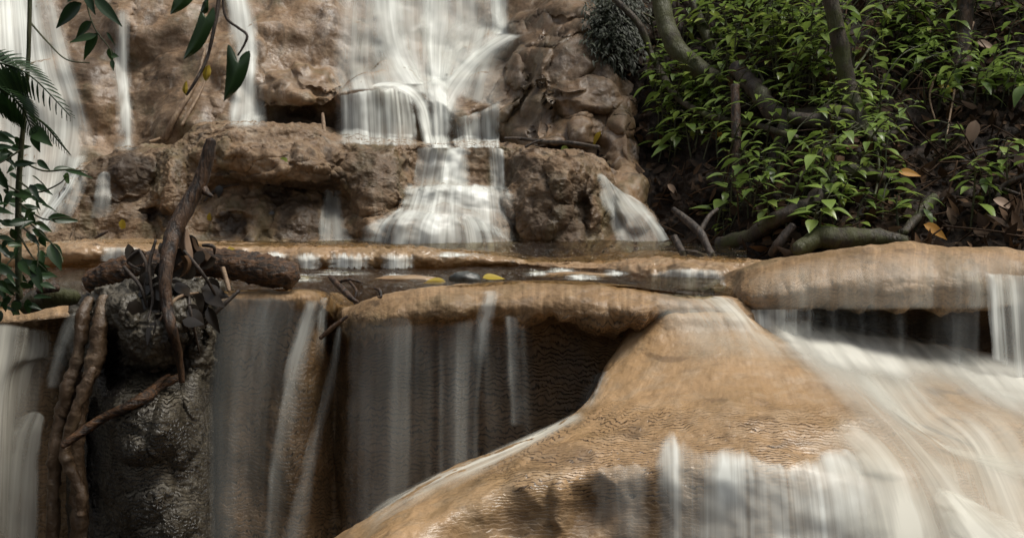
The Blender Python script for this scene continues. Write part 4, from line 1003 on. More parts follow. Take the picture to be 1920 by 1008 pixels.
# upright dark stick and the log it stands behind
tube_thing('driftwood_stick', 'tall crooked dark brown stick standing upright against the log', 'stick',
           fore([(396, 262, 3.02), (390, 290, 3.02), (378, 335, 3.02), (352, 385, 3.0), (328, 432, 2.97), (316, 475, 2.93), (310, 520, 2.90), (312, 570, 2.89), (322, 615, 2.89), (334, 660, 2.9), (342, 716, 2.91)], .022, CLUMP),
           [.012, .016, .018, .020, .021, .019, .016, .014, .013, .010, .007], M['wood'], branches=[(pxs([(378, 350, 3.02), (388, 362, 3.0), (398, 368, 2.99)]), [.014, .008, .004])], knots=.10, seg=14, rough=.10, rs=30)
lg = MB()
lg.tube(pxs([(168, 532, 3.16), (215, 512, 3.14), (280, 497, 3.13), (350, 490, 3.13), (430, 495, 3.13), (500, 507, 3.12), (552, 518, 3.12)]), [.028, .036, .036, .035, .038, .041, .033], 26, 22, .14, 80, knots=.08)
lo_ = lg.build('fallen_log', M['logwood'], origin=pxs([(350, 490, 3.13)])[0])
lo_.location = pxs([(350, 490, 3.13)])[0]
tag(lo_, 'short rotting brown log lying across the top of the dark column', 'log')
tube_thing('branch', 'bare crooked brown branch slanting across the rippled dark column', 'branch',
           fore([(338, 706, 2.93), (300, 722, 2.92), (275, 742, 2.91), (240, 762, 2.90), (195, 782, 2.88), (150, 812, 2.86), (116, 836, 2.85)], .014, CLUMP), [.009, .012, .016, .012, .011, .012, .008], M['logwood'],
           branches=[(fore([(275, 742, 2.91), (300, 715, 2.9), (318, 702, 2.9)], .014, CLUMP), [.011, .007, .004])], knots=.15)
# encrusted hanging roots at the left of the column
rt = [('long straight crusted root hanging at the far left of the dark column', [(150, 700, 3.02), (128, 740, 2.98), (112, 790, 2.96), (102, 860, 2.95), (100, 940, 2.95), (98, 1060, 2.95)], .020),
      ('thick knobbly root coming down beside the clump of sodden leaves', [(196, 556, 2.98), (188, 600, 2.95), (182, 660, 2.94), (170, 700, 2.93), (150, 760, 2.93), (140, 830, 2.93), (148, 900, 2.93), (150, 980, 2.93), (146, 1060, 2.93)], .024),
      ('lumpy root next to the thin slide of water at the top left', [(168, 560, 3.03), (156, 590, 3.0), (150, 640, 2.98), (140, 690, 2.97), (128, 720, 2.96), (118, 780, 2.96)], .020),
      ('short beaded root ending in round mineral knobs', [(176, 690, 2.90), (158, 730, 2.89), (134, 800, 2.89), (122, 850, 2.89), (136, 885, 2.89), (152, 925, 2.885), (152, 965, 2.885)], .016)]
for i, (lab, pt, r) in enumerate(rt):
    tube_thing('hanging_root', lab, 'root', pxs(pt), [r * .6, r * .75, r * .9, r * .68, r * .92, r * .75, r * .85, r * .75], M['knob'], 'crusted roots beside the dark column', seg=18, rough=.34, rs=48, knots=.35)
# sodden leaves and twigs caught on the log
deb = [(268, 470), (285, 500), (300, 455), (345, 470), (365, 500), (380, 470), (395, 520), (330, 530), (280, 535), (405, 485), (255, 520), (370, 545), (300, 560), (355, 570), (342, 600), (290, 590), (265, 560), (390, 575), (320, 480), (350, 440)] + [(random.gauss(325, 50), random.gauss(530, 42)) for _ in range(22)]
for i, (x, y) in enumerate(deb):
    b = MB()
    p = Vector(fore([(x, y, 3.02 + .05 * math.sin(i * 2.1))], .012, CLUMP)[0])
    d = Vector((random.uniform(-1, 1), random.uniform(-.4, .3), random.uniform(-1.2, -.1)))
    b.leaf(np.zeros(3), d, (random.uniform(-.5, .5), -1, random.uniform(0, .7)), random.uniform(.04, .075), random.uniform(.028, .045), random.uniform(-.1, .3), random.uniform(-.2, .4), random.random(), 7)
    o = b.build('sodden_leaf', M['leafblack'])
    o.location = p
    tag(o, 'sodden black leaf caught in the clump where stick and log cross', 'leaf', 'sodden leaves caught on the log')
split_leaf('curled_leaf', 'curled yellowish brown dry leaf hanging beside the foot of the tall stick', [(345, 428), (335, 455), (340, 480), (362, 493)], [(352, 430), (358, 455), (362, 475), (362, 493)], 2.96, M['leafpale'], curl=.02)
split_leaf('curled_leaf', 'crumpled dark brown leaf on the right of the tall stick above the log', [(366, 448), (372, 462), (385, 470), (396, 480)], [(352, 440), (358, 470), (372, 490), (380, 500)], 3.0, M['leafbrown'], curl=.02)
split_leaf('curled_leaf', 'small brown leaf tucked below the tall stick in the debris', [(338, 480), (345, 495), (340, 515), (332, 522)], [(352, 478), (360, 490), (352, 512), (332, 522)], 2.93, M['leafbrown'], curl=.015, c=.9)
for i, (pt, lab) in enumerate([([(262, 470, 3.0), (275, 500, 2.99), (270, 540, 2.98)], 'thin black twig at the left edge of the debris clump'), ([(292, 450, 2.98), (280, 500, 2.96), (286, 560, 2.96), (278, 600, 2.97)], 'long dark twig hanging through the debris clump'),
                                ([(418, 502, 3.05), (426, 530, 3.02), (430, 545, 3.0)], 'short pale brown twig leaning on the right half of the log'), ([(352, 540, 2.96), (358, 590, 2.97), (374, 660, 3.0)], 'hair thin twig dangling right of the tall stick'), ([(300, 600, 2.95), (330, 560, 2.93), (372, 548, 2.95)], 'crooked black twig crossing the lower part of the tall stick'), ([(232, 500, 3.0), (262, 535, 2.95), (275, 575, 2.95)], 'black twig sloping down under the left half of the log'), ([(345, 470, 2.95), (385, 520, 2.95), (415, 575, 3.0)], 'long dark twig sloping right across the end of the debris'),
                                ([(448, 545, 3.0), (400, 590, 2.98), (378, 618, 2.99)], 'brown twig slanting down from the ledge to the dark column'), ([(262, 468, 3.0), (240, 490, 3.02), (262, 505, 3.0)], 'bent black twig poking out left of the debris'),
                                ([(380, 460, 3.0), (400, 462, 2.99), (402, 476, 3.0)], 'small hooked twig above the right half of the log')]):
    tube_thing('twig', lab, 'twig', fore(pt, .01, CLUMP), [.004, .005, .004, .002] if i != 2 else [.006, .006, .005], M['twig'] if i not in (2, 4) else M['paletwig'], 'twigs caught on the log', seg=6)
# twigs at the cleft
tube_thing('branch', 'dark forked wet branch wedged in the cleft of the front ledge', 'branch', pxs([(618, 518, 3.16), (630, 530, 3.12), (645, 545, 3.08), (660, 560, 3.05), (672, 566, 3.05)]), [.005, .008, .009, .007, .003], M['wood'],
           branches=[(pxs([(630, 530, 3.12), (655, 524, 3.1), (680, 530, 3.1)]), [.005, .004, .002]), (pxs([(655, 527, 3.1), (668, 545, 3.06), (664, 560, 3.05)]), [.004, .004, .002])])
tube_thing('twig', 'straight black twig slanting below the wedged branch', 'twig', pxs([(652, 592, 3.04), (625, 612, 3.04), (600, 634, 3.04)]), [.004, .007, .005], M['wood'], seg=7)
tube_thing('twig', 'curled dark twig lying on the ledge right of the wedged branch', 'twig', pxs([(702, 540, 3.1), (712, 545, 3.08), (714, 556, 3.07), (708, 556, 3.07)]), [.003, .005, .004, .002], M['wood'], seg=7)
# terrace twigs
tube_thing('twig', 'long dark twig lying on the terrace rim right of the white rope of water', 'twig', onl([(942, 272), (980, 274), (1020, 280), (1070, 284), (1116, 291)], [TREES[2]], .02) + np.array([0, -.05, .012]), [.006, .008, .008, .008, .008], M['twig'],
           branches=[(pxs([(985, 276, 4.83), (1000, 268, 4.83), (1018, 262, 4.83)]), [.006, .005, .003])], seg=8)
tube_thing('twig', 'short pale stick standing upright in front of the shelf hollow', 'stick', pxs([(605, 213, 5.3), (607, 235, 5.25), (609, 262, 5.2)]), [.006, .008, .008], M['paletwig'], seg=8)
tube_thing('twig', 'small twig stuck to the terrace face right of the tall stick', 'twig', onl([(385, 380), (405, 362), (425, 352), (452, 345)], TIER, .012), [.003, .006, .005, .003], M['twig'], seg=7)
tube_thing('twig', 'black forked twig on the step behind the left end of the log', 'twig', pxs([(178, 446, 4.1), (190, 440, 4.1), (203, 433, 4.1)]), [.004, .006, .003], M['wood'], branches=[(pxs([(186, 443, 4.1), (183, 434, 4.1)]), [.004, .002])], seg=7)
tube_thing('branch', 'thin bare root climbing the cliff above the terrace at the left', 'root', onl([(312, 262), (330, 225), (352, 190), (372, 150), (385, 110), (395, 60)], [TREES[0]], .015), [.018, .014, .012, .010, .008, .006], M['paletwig'],
           branches=[(onl([(345, 235), (362, 205), (376, 175), (386, 150)], [TREES[0]], .012), [.010, .008, .006, .004]), (onl([(318, 255), (300, 262), (280, 270)], [TREES[0], TREES[2]], .012), [.010, .009, .005])], seg=8)
tube_thing('branch', 'dark forked branch standing in the water beside the small right cascade', 'branch', pxs([(1262, 392, 4.05), (1290, 415, 4.0), (1315, 440, 3.95), (1330, 470, 3.9), (1340, 486, 3.88)]), [.009, .014, .014, .012, .014], M['twig'],
           branches=[(pxs([(1264, 444, 4.0), (1278, 470, 3.95), (1285, 486, 3.9)]), [.013, .012, .009]), (pxs([(1285, 472, 3.94), (1310, 476, 3.9), (1335, 488, 3.88)]), [.008, .009, .009]), (pxs([(1312, 436, 3.96), (1330, 405, 4.0), (1345, 392, 4.05)]), [.009, .008, .006])])

# stone and yellow leaves lying in the pool
def stone(name, label, px, py, Y, r, mat, sq=(1.3, 1, .75), seed=0):
    n = 24
    th = np.linspace(0, 2 * math.pi, n, endpoint=False)[:, None]; ph = np.linspace(0.02, math.pi - .02, 16)[None]
    D = np.stack([np.sin(ph) * np.cos(th), np.sin(ph) * np.sin(th), np.cos(ph) + 0 * th], -1)
    R = r * (1 + .35 * fbm(D * 1.6 + seed, 3) + .12 * fbm(D * 6 + seed, 2))
    P = D * R[..., None] * np.array(sq)
    o = link(name, raw_mesh(name, P.reshape(-1, 3), grid_faces(n, 16, True)[:, ::-1]), mat)
    o.location = V(px, py, Y)
    tag(o, label, 'stone')
    return o


stone('stone', 'dark grey wet stone sticking out of the pool between two yellow leaves', 872, 521, 3.50, .030, M['stonegrey'], (1.45, 1, .62), seed=3)
stone('stone', 'flat brown stone in the pool left of the yellow leaves', 762, 523, 3.55, .05, M['step'], (1.9, 1, .22), 13)
stone('stone', 'low pale hump in the pool near the small fringe of water', 1075, 518, 3.75, .06, M['step'], (2.2, 1, .22), 17)
for (x, y, dx, c_, lab) in [(836, 527, -1, .1, 'yellow leaf floating against the left side of the grey stone'), (905, 520, 1, .5, 'bright yellow leaf floating right of the grey stone')]:
    b = MB(); b.leaf(np.zeros(3), (dx, .25 * dx, .05), (0, -.45, 1), .065, .042, .12, .2, c_, 7)
    o = b.build('yellow_leaf', M['leafyellow']); o.location = V(x, y + 1, 3.46); tag(o, lab, 'leaf')
for (x, y, tr, lab, mt) in [(1128, 250, 0, 'yellow leaf stuck to the wet buttress above the twig end', 'leafyellow'), (1155, 132, 0, 'small yellow leaf on the dark rock beside the buttress', 'leafyellow'), (535, 300, 2, 'tiny green leaf stuck on the lumpy terrace bulge', 'leafbright'),
                             (232, 410, 2, 'small yellow brown leaf on the terrace foot at the left', 'leafyellow'), (508, 396, 2, 'curled grey leaf on the terrace face below the bulge', 'leafblack'), (412, 343, 2, 'small black leaf stuck to the terrace face near the twig', 'leafblack'),
                             (1052, 270, 2, 'tiny green sprig at the right end of the terrace rim', 'leafbright'), (398, 400, 2, 'thin yellow green leaf on the terrace face beside the tall stick', 'leafyellow'), (430, 468, 3, 'yellow leaf on the step behind the log', 'leafyellow')]:
    q = cast(x, y)
    p, n = q
    b = MB()
    b.leaf(np.zeros(3), (random.uniform(-1, 1), -.2, -.8), tuple(n), .075 if 'yellow' in lab and x > 1100 else .05, .035, .2, .2, random.random())
    o = b.build('fallen_leaf', M[mt]); o.location = p + n * .012
    tag(o, lab, 'leaf')

# ------------------------------------------------------------------ hanging vines close to the camera
def leaf_px(b, p0, p1, wpx, Y, bend=.15, fold=.25, c=.4, shape='ovate', face=(0, -1, .35), dY=0.0, nl=8):
    A, B = V(*p0, Y), V(*p1, Y + dY)
    L = (B - A).length
    b.leaf(np.array(A), B - A, face, L, wpx / F * Y, bend, fold, c, nl, shape)


vn = empty('hanging_vine', V(405, 0, 1.95))
b = MB(); b.tube(np.array(pxs([(420, -150, 1.95), (412, -40, 1.95), (409, 10, 1.95), (400, 60, 1.94), (388, 110, 1.94), (368, 150, 1.93), (350, 178, 1.93)])) - np.array(vn.location), [.004, .0035, .0032, .003, .0028, .0026, .0018], 8, 8, .15, 60)
b.build('stem', M['twig'], vn)
o = split_leaf('leaf', None, [(385, 32), (377, 20), (368, 46), (353, 84), (343, 113)], [(386, 33), (400, 14), (402, 40), (378, 90), (343, 113)], 1.935, M['leafdark'], mid=[(385, 33), (383, 42), (378, 58), (364, 88), (343, 113)], parent=vn, c=.3); o.location = -vn.location
o = split_leaf('leaf', None, [(340, -30), (328, -5), (322, 12), (319, 28)], [(372, -30), (362, 0), (342, 18), (319, 28)], 1.93, M['leafdark'], parent=vn, c=.45); o.location = -vn.location
o = split_leaf('leaf', None, [(376, 20), (380, 6), (384, 0), (390, -10)], [(380, 28), (390, 22), (391, 8), (390, -10)], 1.94, M['leafdark'], parent=vn, c=.2); o.location = -vn.location
o = split_leaf('leaf', None, [(386, 124), (380, 135), (381, 146), (386, 153)], [(393, 122), (396, 134), (392, 146), (386, 153)], 1.93, M['leafyellow'], parent=vn, c=.2); o.location = -vn.location
o['label'] = 'small yellow leaf near the tip'
o = split_leaf('leaf', None, [(346, 155), (342, 165), (343, 172), (350, 180)], [(350, 152), (352, 162), (352, 172), (350, 180)], 1.93, M['leafyellow'], parent=vn, c=.0); o.location = -vn.location
tag(vn, 'dark hanging vine with folded arrow shaped leaves and one small yellow leaf', 'vine')
vn2 = empty('hanging_vine', V(420, 0, 1.85))
b = MB(); b.tube(pxs([(430, -150, 1.85), (420, -30, 1.85), (419, 12, 1.85), (426, 36, 1.85), (446, 52, 1.85), (463, 66, 1.85), (458, 84, 1.85), (446, 104, 1.85)]) - np.array(vn2.location), [.0022, .0022, .002, .0022, .002, .0022, .0018, .0014], 8, 8, .2, 90)
b.build('stem', M['twig'], vn2)
o = split_leaf('leaf', None, [(446, 117), (438, 95), (427, 84), (425, 112), (423, 150), (419, 191)], [(447, 118), (452, 104), (469, 96), (465, 130), (450, 164), (419, 191)], 1.845, M['leafdark'], mid=[(446, 118), (444, 126), (441, 136), (437, 150), (430, 168), (419, 191)], parent=vn2, c=.35, curl=.008); o.location = -vn2.location
tag(vn2, 'thin kinked vine carrying a single dark heart shaped leaf', 'vine')
sp = empty('leafy_twig', V(150, 0, 2.05))
b = MB(); b.tube(pxs([(150, -120, 2.05), (160, -20, 2.05), (166, 20, 2.05), (176, 50, 2.04), (186, 66, 2.04), (206, 92, 2.04), (210, 110, 2.04)]) - np.array(sp.location), [.002, .0018, .0016, .0014, .0012, .001, .0008], 6, 6, .1, 60)
b.build('stem', M['stem'], sp)
b = MB()
for a in [((153, 6), (100, 51), 34, .1), ((150, -20), (126, 2), 26, .15), ((178, -4), (226, 46), 24, .3), ((160, -16), (177, 26), 18, .2), ((172, 41), (139, 70), 22, .35), ((181, 66), (130, 77), 17, .95), ((183, 62), (153, 112), 24, .55), ((206, 90), (209, 118), 15, .5), ((208, 104), (222, 106), 12, .7), ((210, 112), (212, 132), 10, .7), ((200, 60), (215, 84), 6, .3)]:
    leaf_px(b, a[0], a[1], a[2], 2.04, .12, .3, a[3], dY=random.uniform(-.02, .02))
o = b.build('foliage', M['leafdark'], sp); o.location = -sp.location
tag(sp, 'drooping leafy twig with ragged dark green leaves in the upper left corner', 'twig')

# ------------------------------------------------------------------ left bush and fern
bu = empty('bush', V(35, 560, 2.35))
b = MB()
b.tube(pxs([(60, -120, 2.3), (56, 0, 2.3), (53, 110, 2.3), (45, 220, 2.32), (36, 330, 2.34), (34, 430, 2.35), (36, 560, 2.36)]), [.0035, .004, .004, .0045, .0055, .006, .007], 8, 8, .1, 40)
twigs = [[(38, 300), (80, 320), (130, 318), (165, 322)], [(36, 340), (70, 360), (110, 345), (125, 330)], [(36, 380), (80, 410), (120, 408), (145, 412)], [(36, 400), (80, 440), (110, 470), (118, 492)], [(36, 360), (0, 340), (-20, 330)], [(36, 440), (60, 480), (90, 510)], [(40, 280), (10, 300), (-10, 310)], [(36, 470), (10, 500), (-10, 540)], [(55, 40), (90, 80), (125, 112), (168, 118)], [(36, 420), (70, 455), (70, 500)]]
for tpts in twigs:
    b.tube(pxs([(x, y, 2.33 - .02 * i) for i, (x, y) in enumerate(tpts)]), [.0022, .0018, .0014, .001], 6, 5, .1, 60)
o = b.build('stem', M['stem'], bu); o.location = -bu.location
b = MB()
spec = [((118, 330), (134, 342), 26, .9), ((90, 408), (146, 412), 22, .55), ((96, 456), (112, 502), 30, .6), ((60, 490), (90, 512), 24, .5), ((120, 318), (168, 326), 12, .7), ((100, 318), (140, 312), 14, .6), ((70, 300), (92, 318), 14, .4), ((60, 330), (95, 350), 18, .3), ((78, 384), (118, 396), 14, .5), ((60, 430), (98, 452), 18, .4), ((62, 496), (76, 545), 26, .5), ((58, 240), (92, 268), 30, .7), ((60, 250), (75, 285), 18, .3)]
for a in spec: leaf_px(b, a[0], a[1], a[2], 2.30, .2, .3, a[3], dY=random.uniform(-.05, .05), face=(random.uniform(-.3, .3), -1, random.uniform(.2, 1)))
for i in range(190):
    y = random.uniform(245, 585)
    xm = 20 + 50 * sm(260, 420, y) * (1 - .4 * sm(480, 590, y))
    x = random.uniform(-60, float(xm) + 25 * random.random())
    a = random.uniform(-.3, 2.6)
    L = random.uniform(18, 44)
    leaf_px(b, (x, y), (x + L * math.cos(a), y + L * math.sin(a) * .8), L * random.uniform(.38, .55), 2.36 + random.uniform(-.12, .08), random.uniform(.1, .4), .3, random.random() ** 1.5, dY=random.uniform(-.03, .03), face=(random.uniform(-.5, .5), -1, random.uniform(0, 1.2)))
o = b.build('foliage', M['leafdark'], bu); o.location = -bu.location
tag(bu, 'dark leafy bush with a thin upright stem at the left edge', 'bush')


def fern(label, lines, Y, plen, n=22):
    root = empty('fern', V(lines[0][0][0], lines[0][0][1], Y))
    for ln in lines:
        fr = MB()
        pts = pxs([(x, y, Y + .03 * i) for i, (x, y) in enumerate(ln)])
        P = fr.tube(pts, [.002, .0016, .001], 6, 8, .05, 60)
        P = cr(pts, n)
        T = np.gradient(P, axis=0)
        for i in range(1, n):
            t = T[i] / np.linalg.norm(T[i])
            L = plen * math.sin(math.pi * min(1, .25 + .75 * i / n)) ** .6 * (1 - .55 * i / n)
            for sgn in (-1, 1):
                sd = np.cross(t, np.array([0.15, -1, .25])) * sgn
                d = sd * .8 + t * .55 + np.array([0, 0, -.35])
                fr.leaf(P[i], d, (0, -1, .6), L, L * .13, .35, .15, random.random() ** 1.5, 4, 'lance')
        o = fr.build('frond', M['leafdark'], root); o.location = -root.location
    tag(root, label, 'fern')


fern('dark green feathery fern fronds over the far left cascade', [[(-60, 125), (0, 118), (60, 145), (132, 218)], [(-50, 150), (0, 165), (40, 200), (62, 250)], [(-60, 90), (-20, 100), (20, 150), (30, 230)]], 2.2, .075)
fern('small fern frond hanging beside the left stem', [[(60, 215), (85, 235), (110, 265), (132, 290)]], 2.32, .028, 16)
tube_thing('log', 'short mossy black log lying at the water edge under the bush', 'log', pxs([(40, 575, 2.95), (75, 560, 2.95), (110, 556, 2.95), (146, 556, 2.96)]), [.018, .026, .028, .016], M['barkmoss'], rough=.25, seg=14)
tube_thing('branch', 'smooth dark stick lying on the mossy log under the bush', 'stick', pxs([(70, 545, 2.9), (90, 540, 2.9), (110, 540, 2.9)]), [.008, .011, .008], M['wood'])

# ------------------------------------------------------------------ the bank: trunks, roots, plants, litter
def bankline(lst, lift): return onl(lst, BANK, lift)


def tree(label, pts, radii, mat, roots=(), stubs=()):
    base = pts[-1]
    e = empty('tree', base)
    b = MB(); b.tube(np.array(pts) - np.array(base), radii, 18, 10, .10, 14)
    b.build('trunk', mat, e)
    for r in roots:
        b = MB(); b.tube(np.array(r[0]) - np.array(base), r[1], 10, 8, .2, 14)
        b.build('root', M['root'], e)
    tag(e, label, 'tree')
    return e


tb = bankline([(1615, 246)], 0)[0]
d0 = tb[1] - .04
tree('slim upright tree trunk with flared foot growing from the bank', pxs([(1530, -260, d0 + .1), (1545, -100, d0 + .05), (1558, 0, d0), (1570, 60, d0), (1582, 120, d0), (1592, 170, d0), (1603, 215, d0 - .02), (1614, 250, d0 - .03)]), [.026, .029, .029, .03, .031, .032, .037, .052], M['bark'],
     roots=[(pxs([(1610, 235, d0 - .02), (1640, 248, d0 - .05), (1668, 252, d0 - .06), (1700, 240, d0)]), [.03, .024, .016, .006]), (pxs([(1606, 235, d0 - .02), (1570, 235, d0 - .05), (1530, 228, d0 - .05), (1480, 222, d0)]), [.035, .03, .03, .02]), (pxs([(1615, 240, d0 - .03), (1635, 262, d0 - .08), (1660, 275, d0 - .08)]), [.03, .018, .008])])
dm = float(bankline([(1330, 130)], 0)[0][1]) - .12
tree('thick leaning mossy trunk at the top left of the bank', pxs([(1215, -200, dm + .35), (1232, -60, dm + .2), (1245, 30, dm + .1), (1268, 90, dm + .02), (1310, 130, dm - .02), (1360, 160, dm - .06), (1410, 190, dm - .12)]), [.036, .038, .040, .042, .042, .040, .036], M['barkmoss'])
tree('second mossy trunk leaning beside the thick one', pxs([(1280, -120, dm + .4), (1300, 0, dm + .3), (1322, 60, dm + .2), (1350, 110, dm + .1), (1385, 160, dm + .02)]), [.02, .021, .022, .022, .024], M['barkmoss'])
tree('dark bare trunk in the upper right corner of the bank', pxs([(1822, -150, 4.9), (1812, -20, 4.9), (1806, 60, 4.88), (1800, 130, 4.82)]), [.03, .032, .034, .04], M['wood'])
dk = float(bankline([(1382, 330)], 0)[0][1]) - .18
tree('thin dark sapling trunk in front of the black hollow', pxs([(1378, 160, dk + .1), (1380, 230, dk + .05), (1382, 310, dk), (1384, 400, dk - .02)]), [.016, .018, .02, .024], M['wood'])
tree('stubby brown trunk below the fallen trunk', pxs([(1478, 225, dk + .05), (1462, 270, dk + .02), (1446, 330, dk), (1440, 400, dk - .02)]), [.03, .028, .03, .034], M['root'])
tube_thing('fallen_log', 'brown fallen trunk lying level across the bank behind the plants', 'log', bankline([(1385, 150), (1430, 185), (1480, 208), (1540, 228), (1590, 240)], .05) + np.array([0, -.06, 0]), [.032, .036, .034, .03, .026], M['root'], seg=16, rough=.2, knots=.3)
tube_thing('arching_root', 'thick brown root arching down to the water', 'root', bankline([(1650, 345), (1610, 325), (1570, 332), (1535, 362), (1505, 395), (1460, 415), (1410, 435), (1350, 470)], .03) + np.array([0, -.08, .0]), [.016, .024, .028, .028, .028, .026, .028, .03], M['root'], seg=14, rough=.2, knots=.2)
tube_thing('mossy_log', 'yellow green mossy log lying along the top of the right ledge', 'log', bankline([(1488, 474), (1525, 458), (1570, 448), (1640, 448), (1690, 458)], .02) + np.array([0, -.06, 0]), [.02, .034, .036, .03, .02], M['barkmoss'], seg=14, rough=.2)
tube_thing('liana', 'long thin grey branch sweeping down through the plants from the dark corner', 'branch', bankline([(1150, 20), (1180, 65), (1205, 120), (1235, 165), (1290, 205), (1350, 232), (1420, 255), (1500, 275)], .06) + np.array([0, -.12, 0]), [.014, .016, .016, .016, .014, .013, .012, .01], M['bark'], seg=10,
           branches=[(bankline([(1186, 70), (1198, 45), (1203, 25)], .1), [.008, .006, .004])])
tube_thing('branch', 'thin brown branch crossing the bare soil at the right edge', 'branch', bankline([(1940, 320), (1912, 345), (1880, 362), (1850, 385), (1830, 412)], .03) + np.array([0, -.04, 0]), [.01, .009, .009, .008, .005], M['twig'],
           branches=[(bankline([(1880, 362), (1900, 380), (1930, 392)], .04), [.006, .005, .004])])
tube_thing('branch', 'grey brown broken branch lying on the soil above the right ledge', 'branch', bankline([(1752, 378), (1735, 400), (1715, 425), (1700, 448)], .03) + np.array([0, -.03, 0]), [.016, .018, .016, .012], M['bark'], rough=.25)
tube_thing('branch', 'short dark stump stick at the water edge below the arching root', 'stick', bankline([(1480, 435), (1465, 460), (1448, 485)], .03) + np.array([0, -.06, 0]), [.014, .016, .014], M['twig'], rough=.25)
for i, (ln, lab) in enumerate([([(1690, 20), (1720, 60), (1728, 110)], 'thin pale rootlet curving in the top right foliage'), ([(1810, 60), (1795, 140), (1780, 200), (1770, 270)], 'thin pale rootlet hanging left of the dark bare trunk'), ([(1620, 90), (1600, 120), (1585, 150)], 'thin stem leaning right of the slim upright trunk'),
                                ([(1740, 150), (1735, 200), (1728, 225)], 'short upright brown shoot on the open soil'), ([(1560, 20), (1590, 5), (1620, -20)], 'thin twig at the top beside the slim upright trunk'), ([(1400, 130), (1440, 165), (1420, 200), (1360, 210)], 'bent wiry stem among the bright plants'),
                                ([(1600, 255), (1650, 300), (1640, 350), (1625, 380)], 'thin root running down below the slim upright trunk'), ([(1300, 100), (1380, 90), (1440, 110)], 'thin green runner crossing the leaning mossy trunk')]):
    tube_thing('rootlet', lab, 'root', bankline(ln, .04) + np.array([0, -.05, 0]), [.005, .005, .004, .003], M['paletwig'] if i in (0, 1, 3) else M['stem'], seg=6)
mc = MB()
for i in range(2600):
    x, y = random.gauss(1152, 30), random.gauss(40, 44)
    if not (1095 < x < 1205 and y < 130 + .3 * (x - 1150)): continue
    p, n = cast(x, y, [TREES[0], TREES[1]])
    if p is None: continue
    p = p + n * random.uniform(0, .05) + Vector((0, -.03, 0))
    d = n * .5 + Vector((random.uniform(-.6, .6), -.3, random.uniform(-1, .2)))
    mc.leaf(np.array(p), d, (0, -.4, 1), random.uniform(.02, .045), random.uniform(.006, .012), .4, .2, random.random() ** 2, 3, 'lance')
o = mc.build('moss_cushion', M['mossleaf'])
tag(o, 'shaggy dark moss cushion on the rock at the top between buttress and bank', 'moss')


def plant_proto(h, nl, L, asp, droop, mat, lean, shape='ovate', stemr=.0028):
    root = empty('seedling', (0, 0, 0))
    b = MB(); f = MB()
    dx, dy = lean * random.uniform(-1, 1), -abs(lean) * random.uniform(.3, 1)
    pts = np.array([(0, 0, -.03), (dx * .2 * h, dy * .2 * h, h * .4), (dx * .5 * h, dy * .5 * h, h * .75), (dx * h, dy * h, h)])
    P = b.tube(pts, [stemr * 1.3, stemr, stemr * .8, stemr * .5], 5, 5, .05, 60)
    S = cr(pts, 40)
    for i in range(nl):
        t = .35 + .65 * i / max(1, nl - 1)
        p = S[min(39, int(t * 39))]
        a = i * 2.4 + random.uniform(-.5, .5)
        k = random.uniform(.7, 1.15) * (1 if i < nl - 2 else .8)
        d = np.array([math.cos(a), math.sin(a), random.uniform(.05, .45)])
        st = p + d * L * .35
        b.tube(np.array([p, st]), [stemr * .5, stemr * .35], 4, 3, 0, 1)
        f.leaf(st, d + np.array([0, 0, -.2]), (0, 0, 1), L * k, L * k * asp, droop * random.uniform(.6, 1.4), random.uniform(.1, .3), random.random() * .9, 6, shape)
    b.build('stem', M['stem'], root)
    f.build('foliage', M[mat], root)
    return root


protos = [(plant_proto(.16, 8, .066, .54, .35, 'leaf', .5), 'narrow leaved green seedling'), (plant_proto(.12, 7, .074, .6, .30, 'leaf', .4), 'broad leaved green seedling'), (plant_proto(.22, 10, .062, .54, .4, 'leafbright', .7), 'tall bright green seedling'),
          (plant_proto(.10, 6, .056, .58, .3, 'leafbright', .3), 'small bright green seedling'), (plant_proto(.26, 10, .066, .52, .45, 'leaf', .8), 'tall leggy seedling'), (plant_proto(.14, 7, .080, .42, .5, 'leaf', .5, 'lance'), 'long leaved drooping seedling')]
lands = [((1270, 80), 'by the thick leaning mossy trunk'), ((1590, 130), 'beside the slim upright trunk'), ((1430, 110), 'between the leaning and the upright trunk'), ((1400, 270), 'over the black hollow'), ((1500, 220), 'along the level fallen trunk'), ((1420, 380), 'above the arching root'),
         ((1560, 400), 'under the arching root'), ((1680, 60), 'in the litter right of the upright trunk'), ((1860, 90), 'near the dark bare trunk at the top right'), ((1800, 320), 'on the bare soil at the right'), ((1760, 190), 'on the slope above the bare soil'), ((1250, 250), 'at the left foot of the bank'), ((1640, 440), 'near the mossy log')]
spotsP = []
def scatter(n, x0, y0, x1, y1, ids):
    for i in range(n):
        spotsP.append((random.uniform(x0, x1), random.uniform(y0, y1), random.choice(ids)))
scatter(86, 1225, 30, 1560, 200, (0, 1, 2, 2, 3, 4))
scatter(34, 1225, 190, 1370, 310, (0, 2, 3, 4, 5))
scatter(24, 1430, 190, 1660, 290, (0, 1, 2, 3))
scatter(34, 1340, 320, 1620, 430, (0, 1, 2, 4, 5))
scatter(38, 1590, 20, 1780, 230, (0, 1, 2, 3, 4))
scatter(26, 1760, 20, 1930, 220, (0, 1, 3, 5))
scatter(12, 1640, 270, 1920, 460, (1, 3, 0, 5))
scatter(10, 1330, 430, 1660, 462, (1, 3))
scatter(26, 1280, -90, 1900, 20, (0, 2, 4))
used = set()
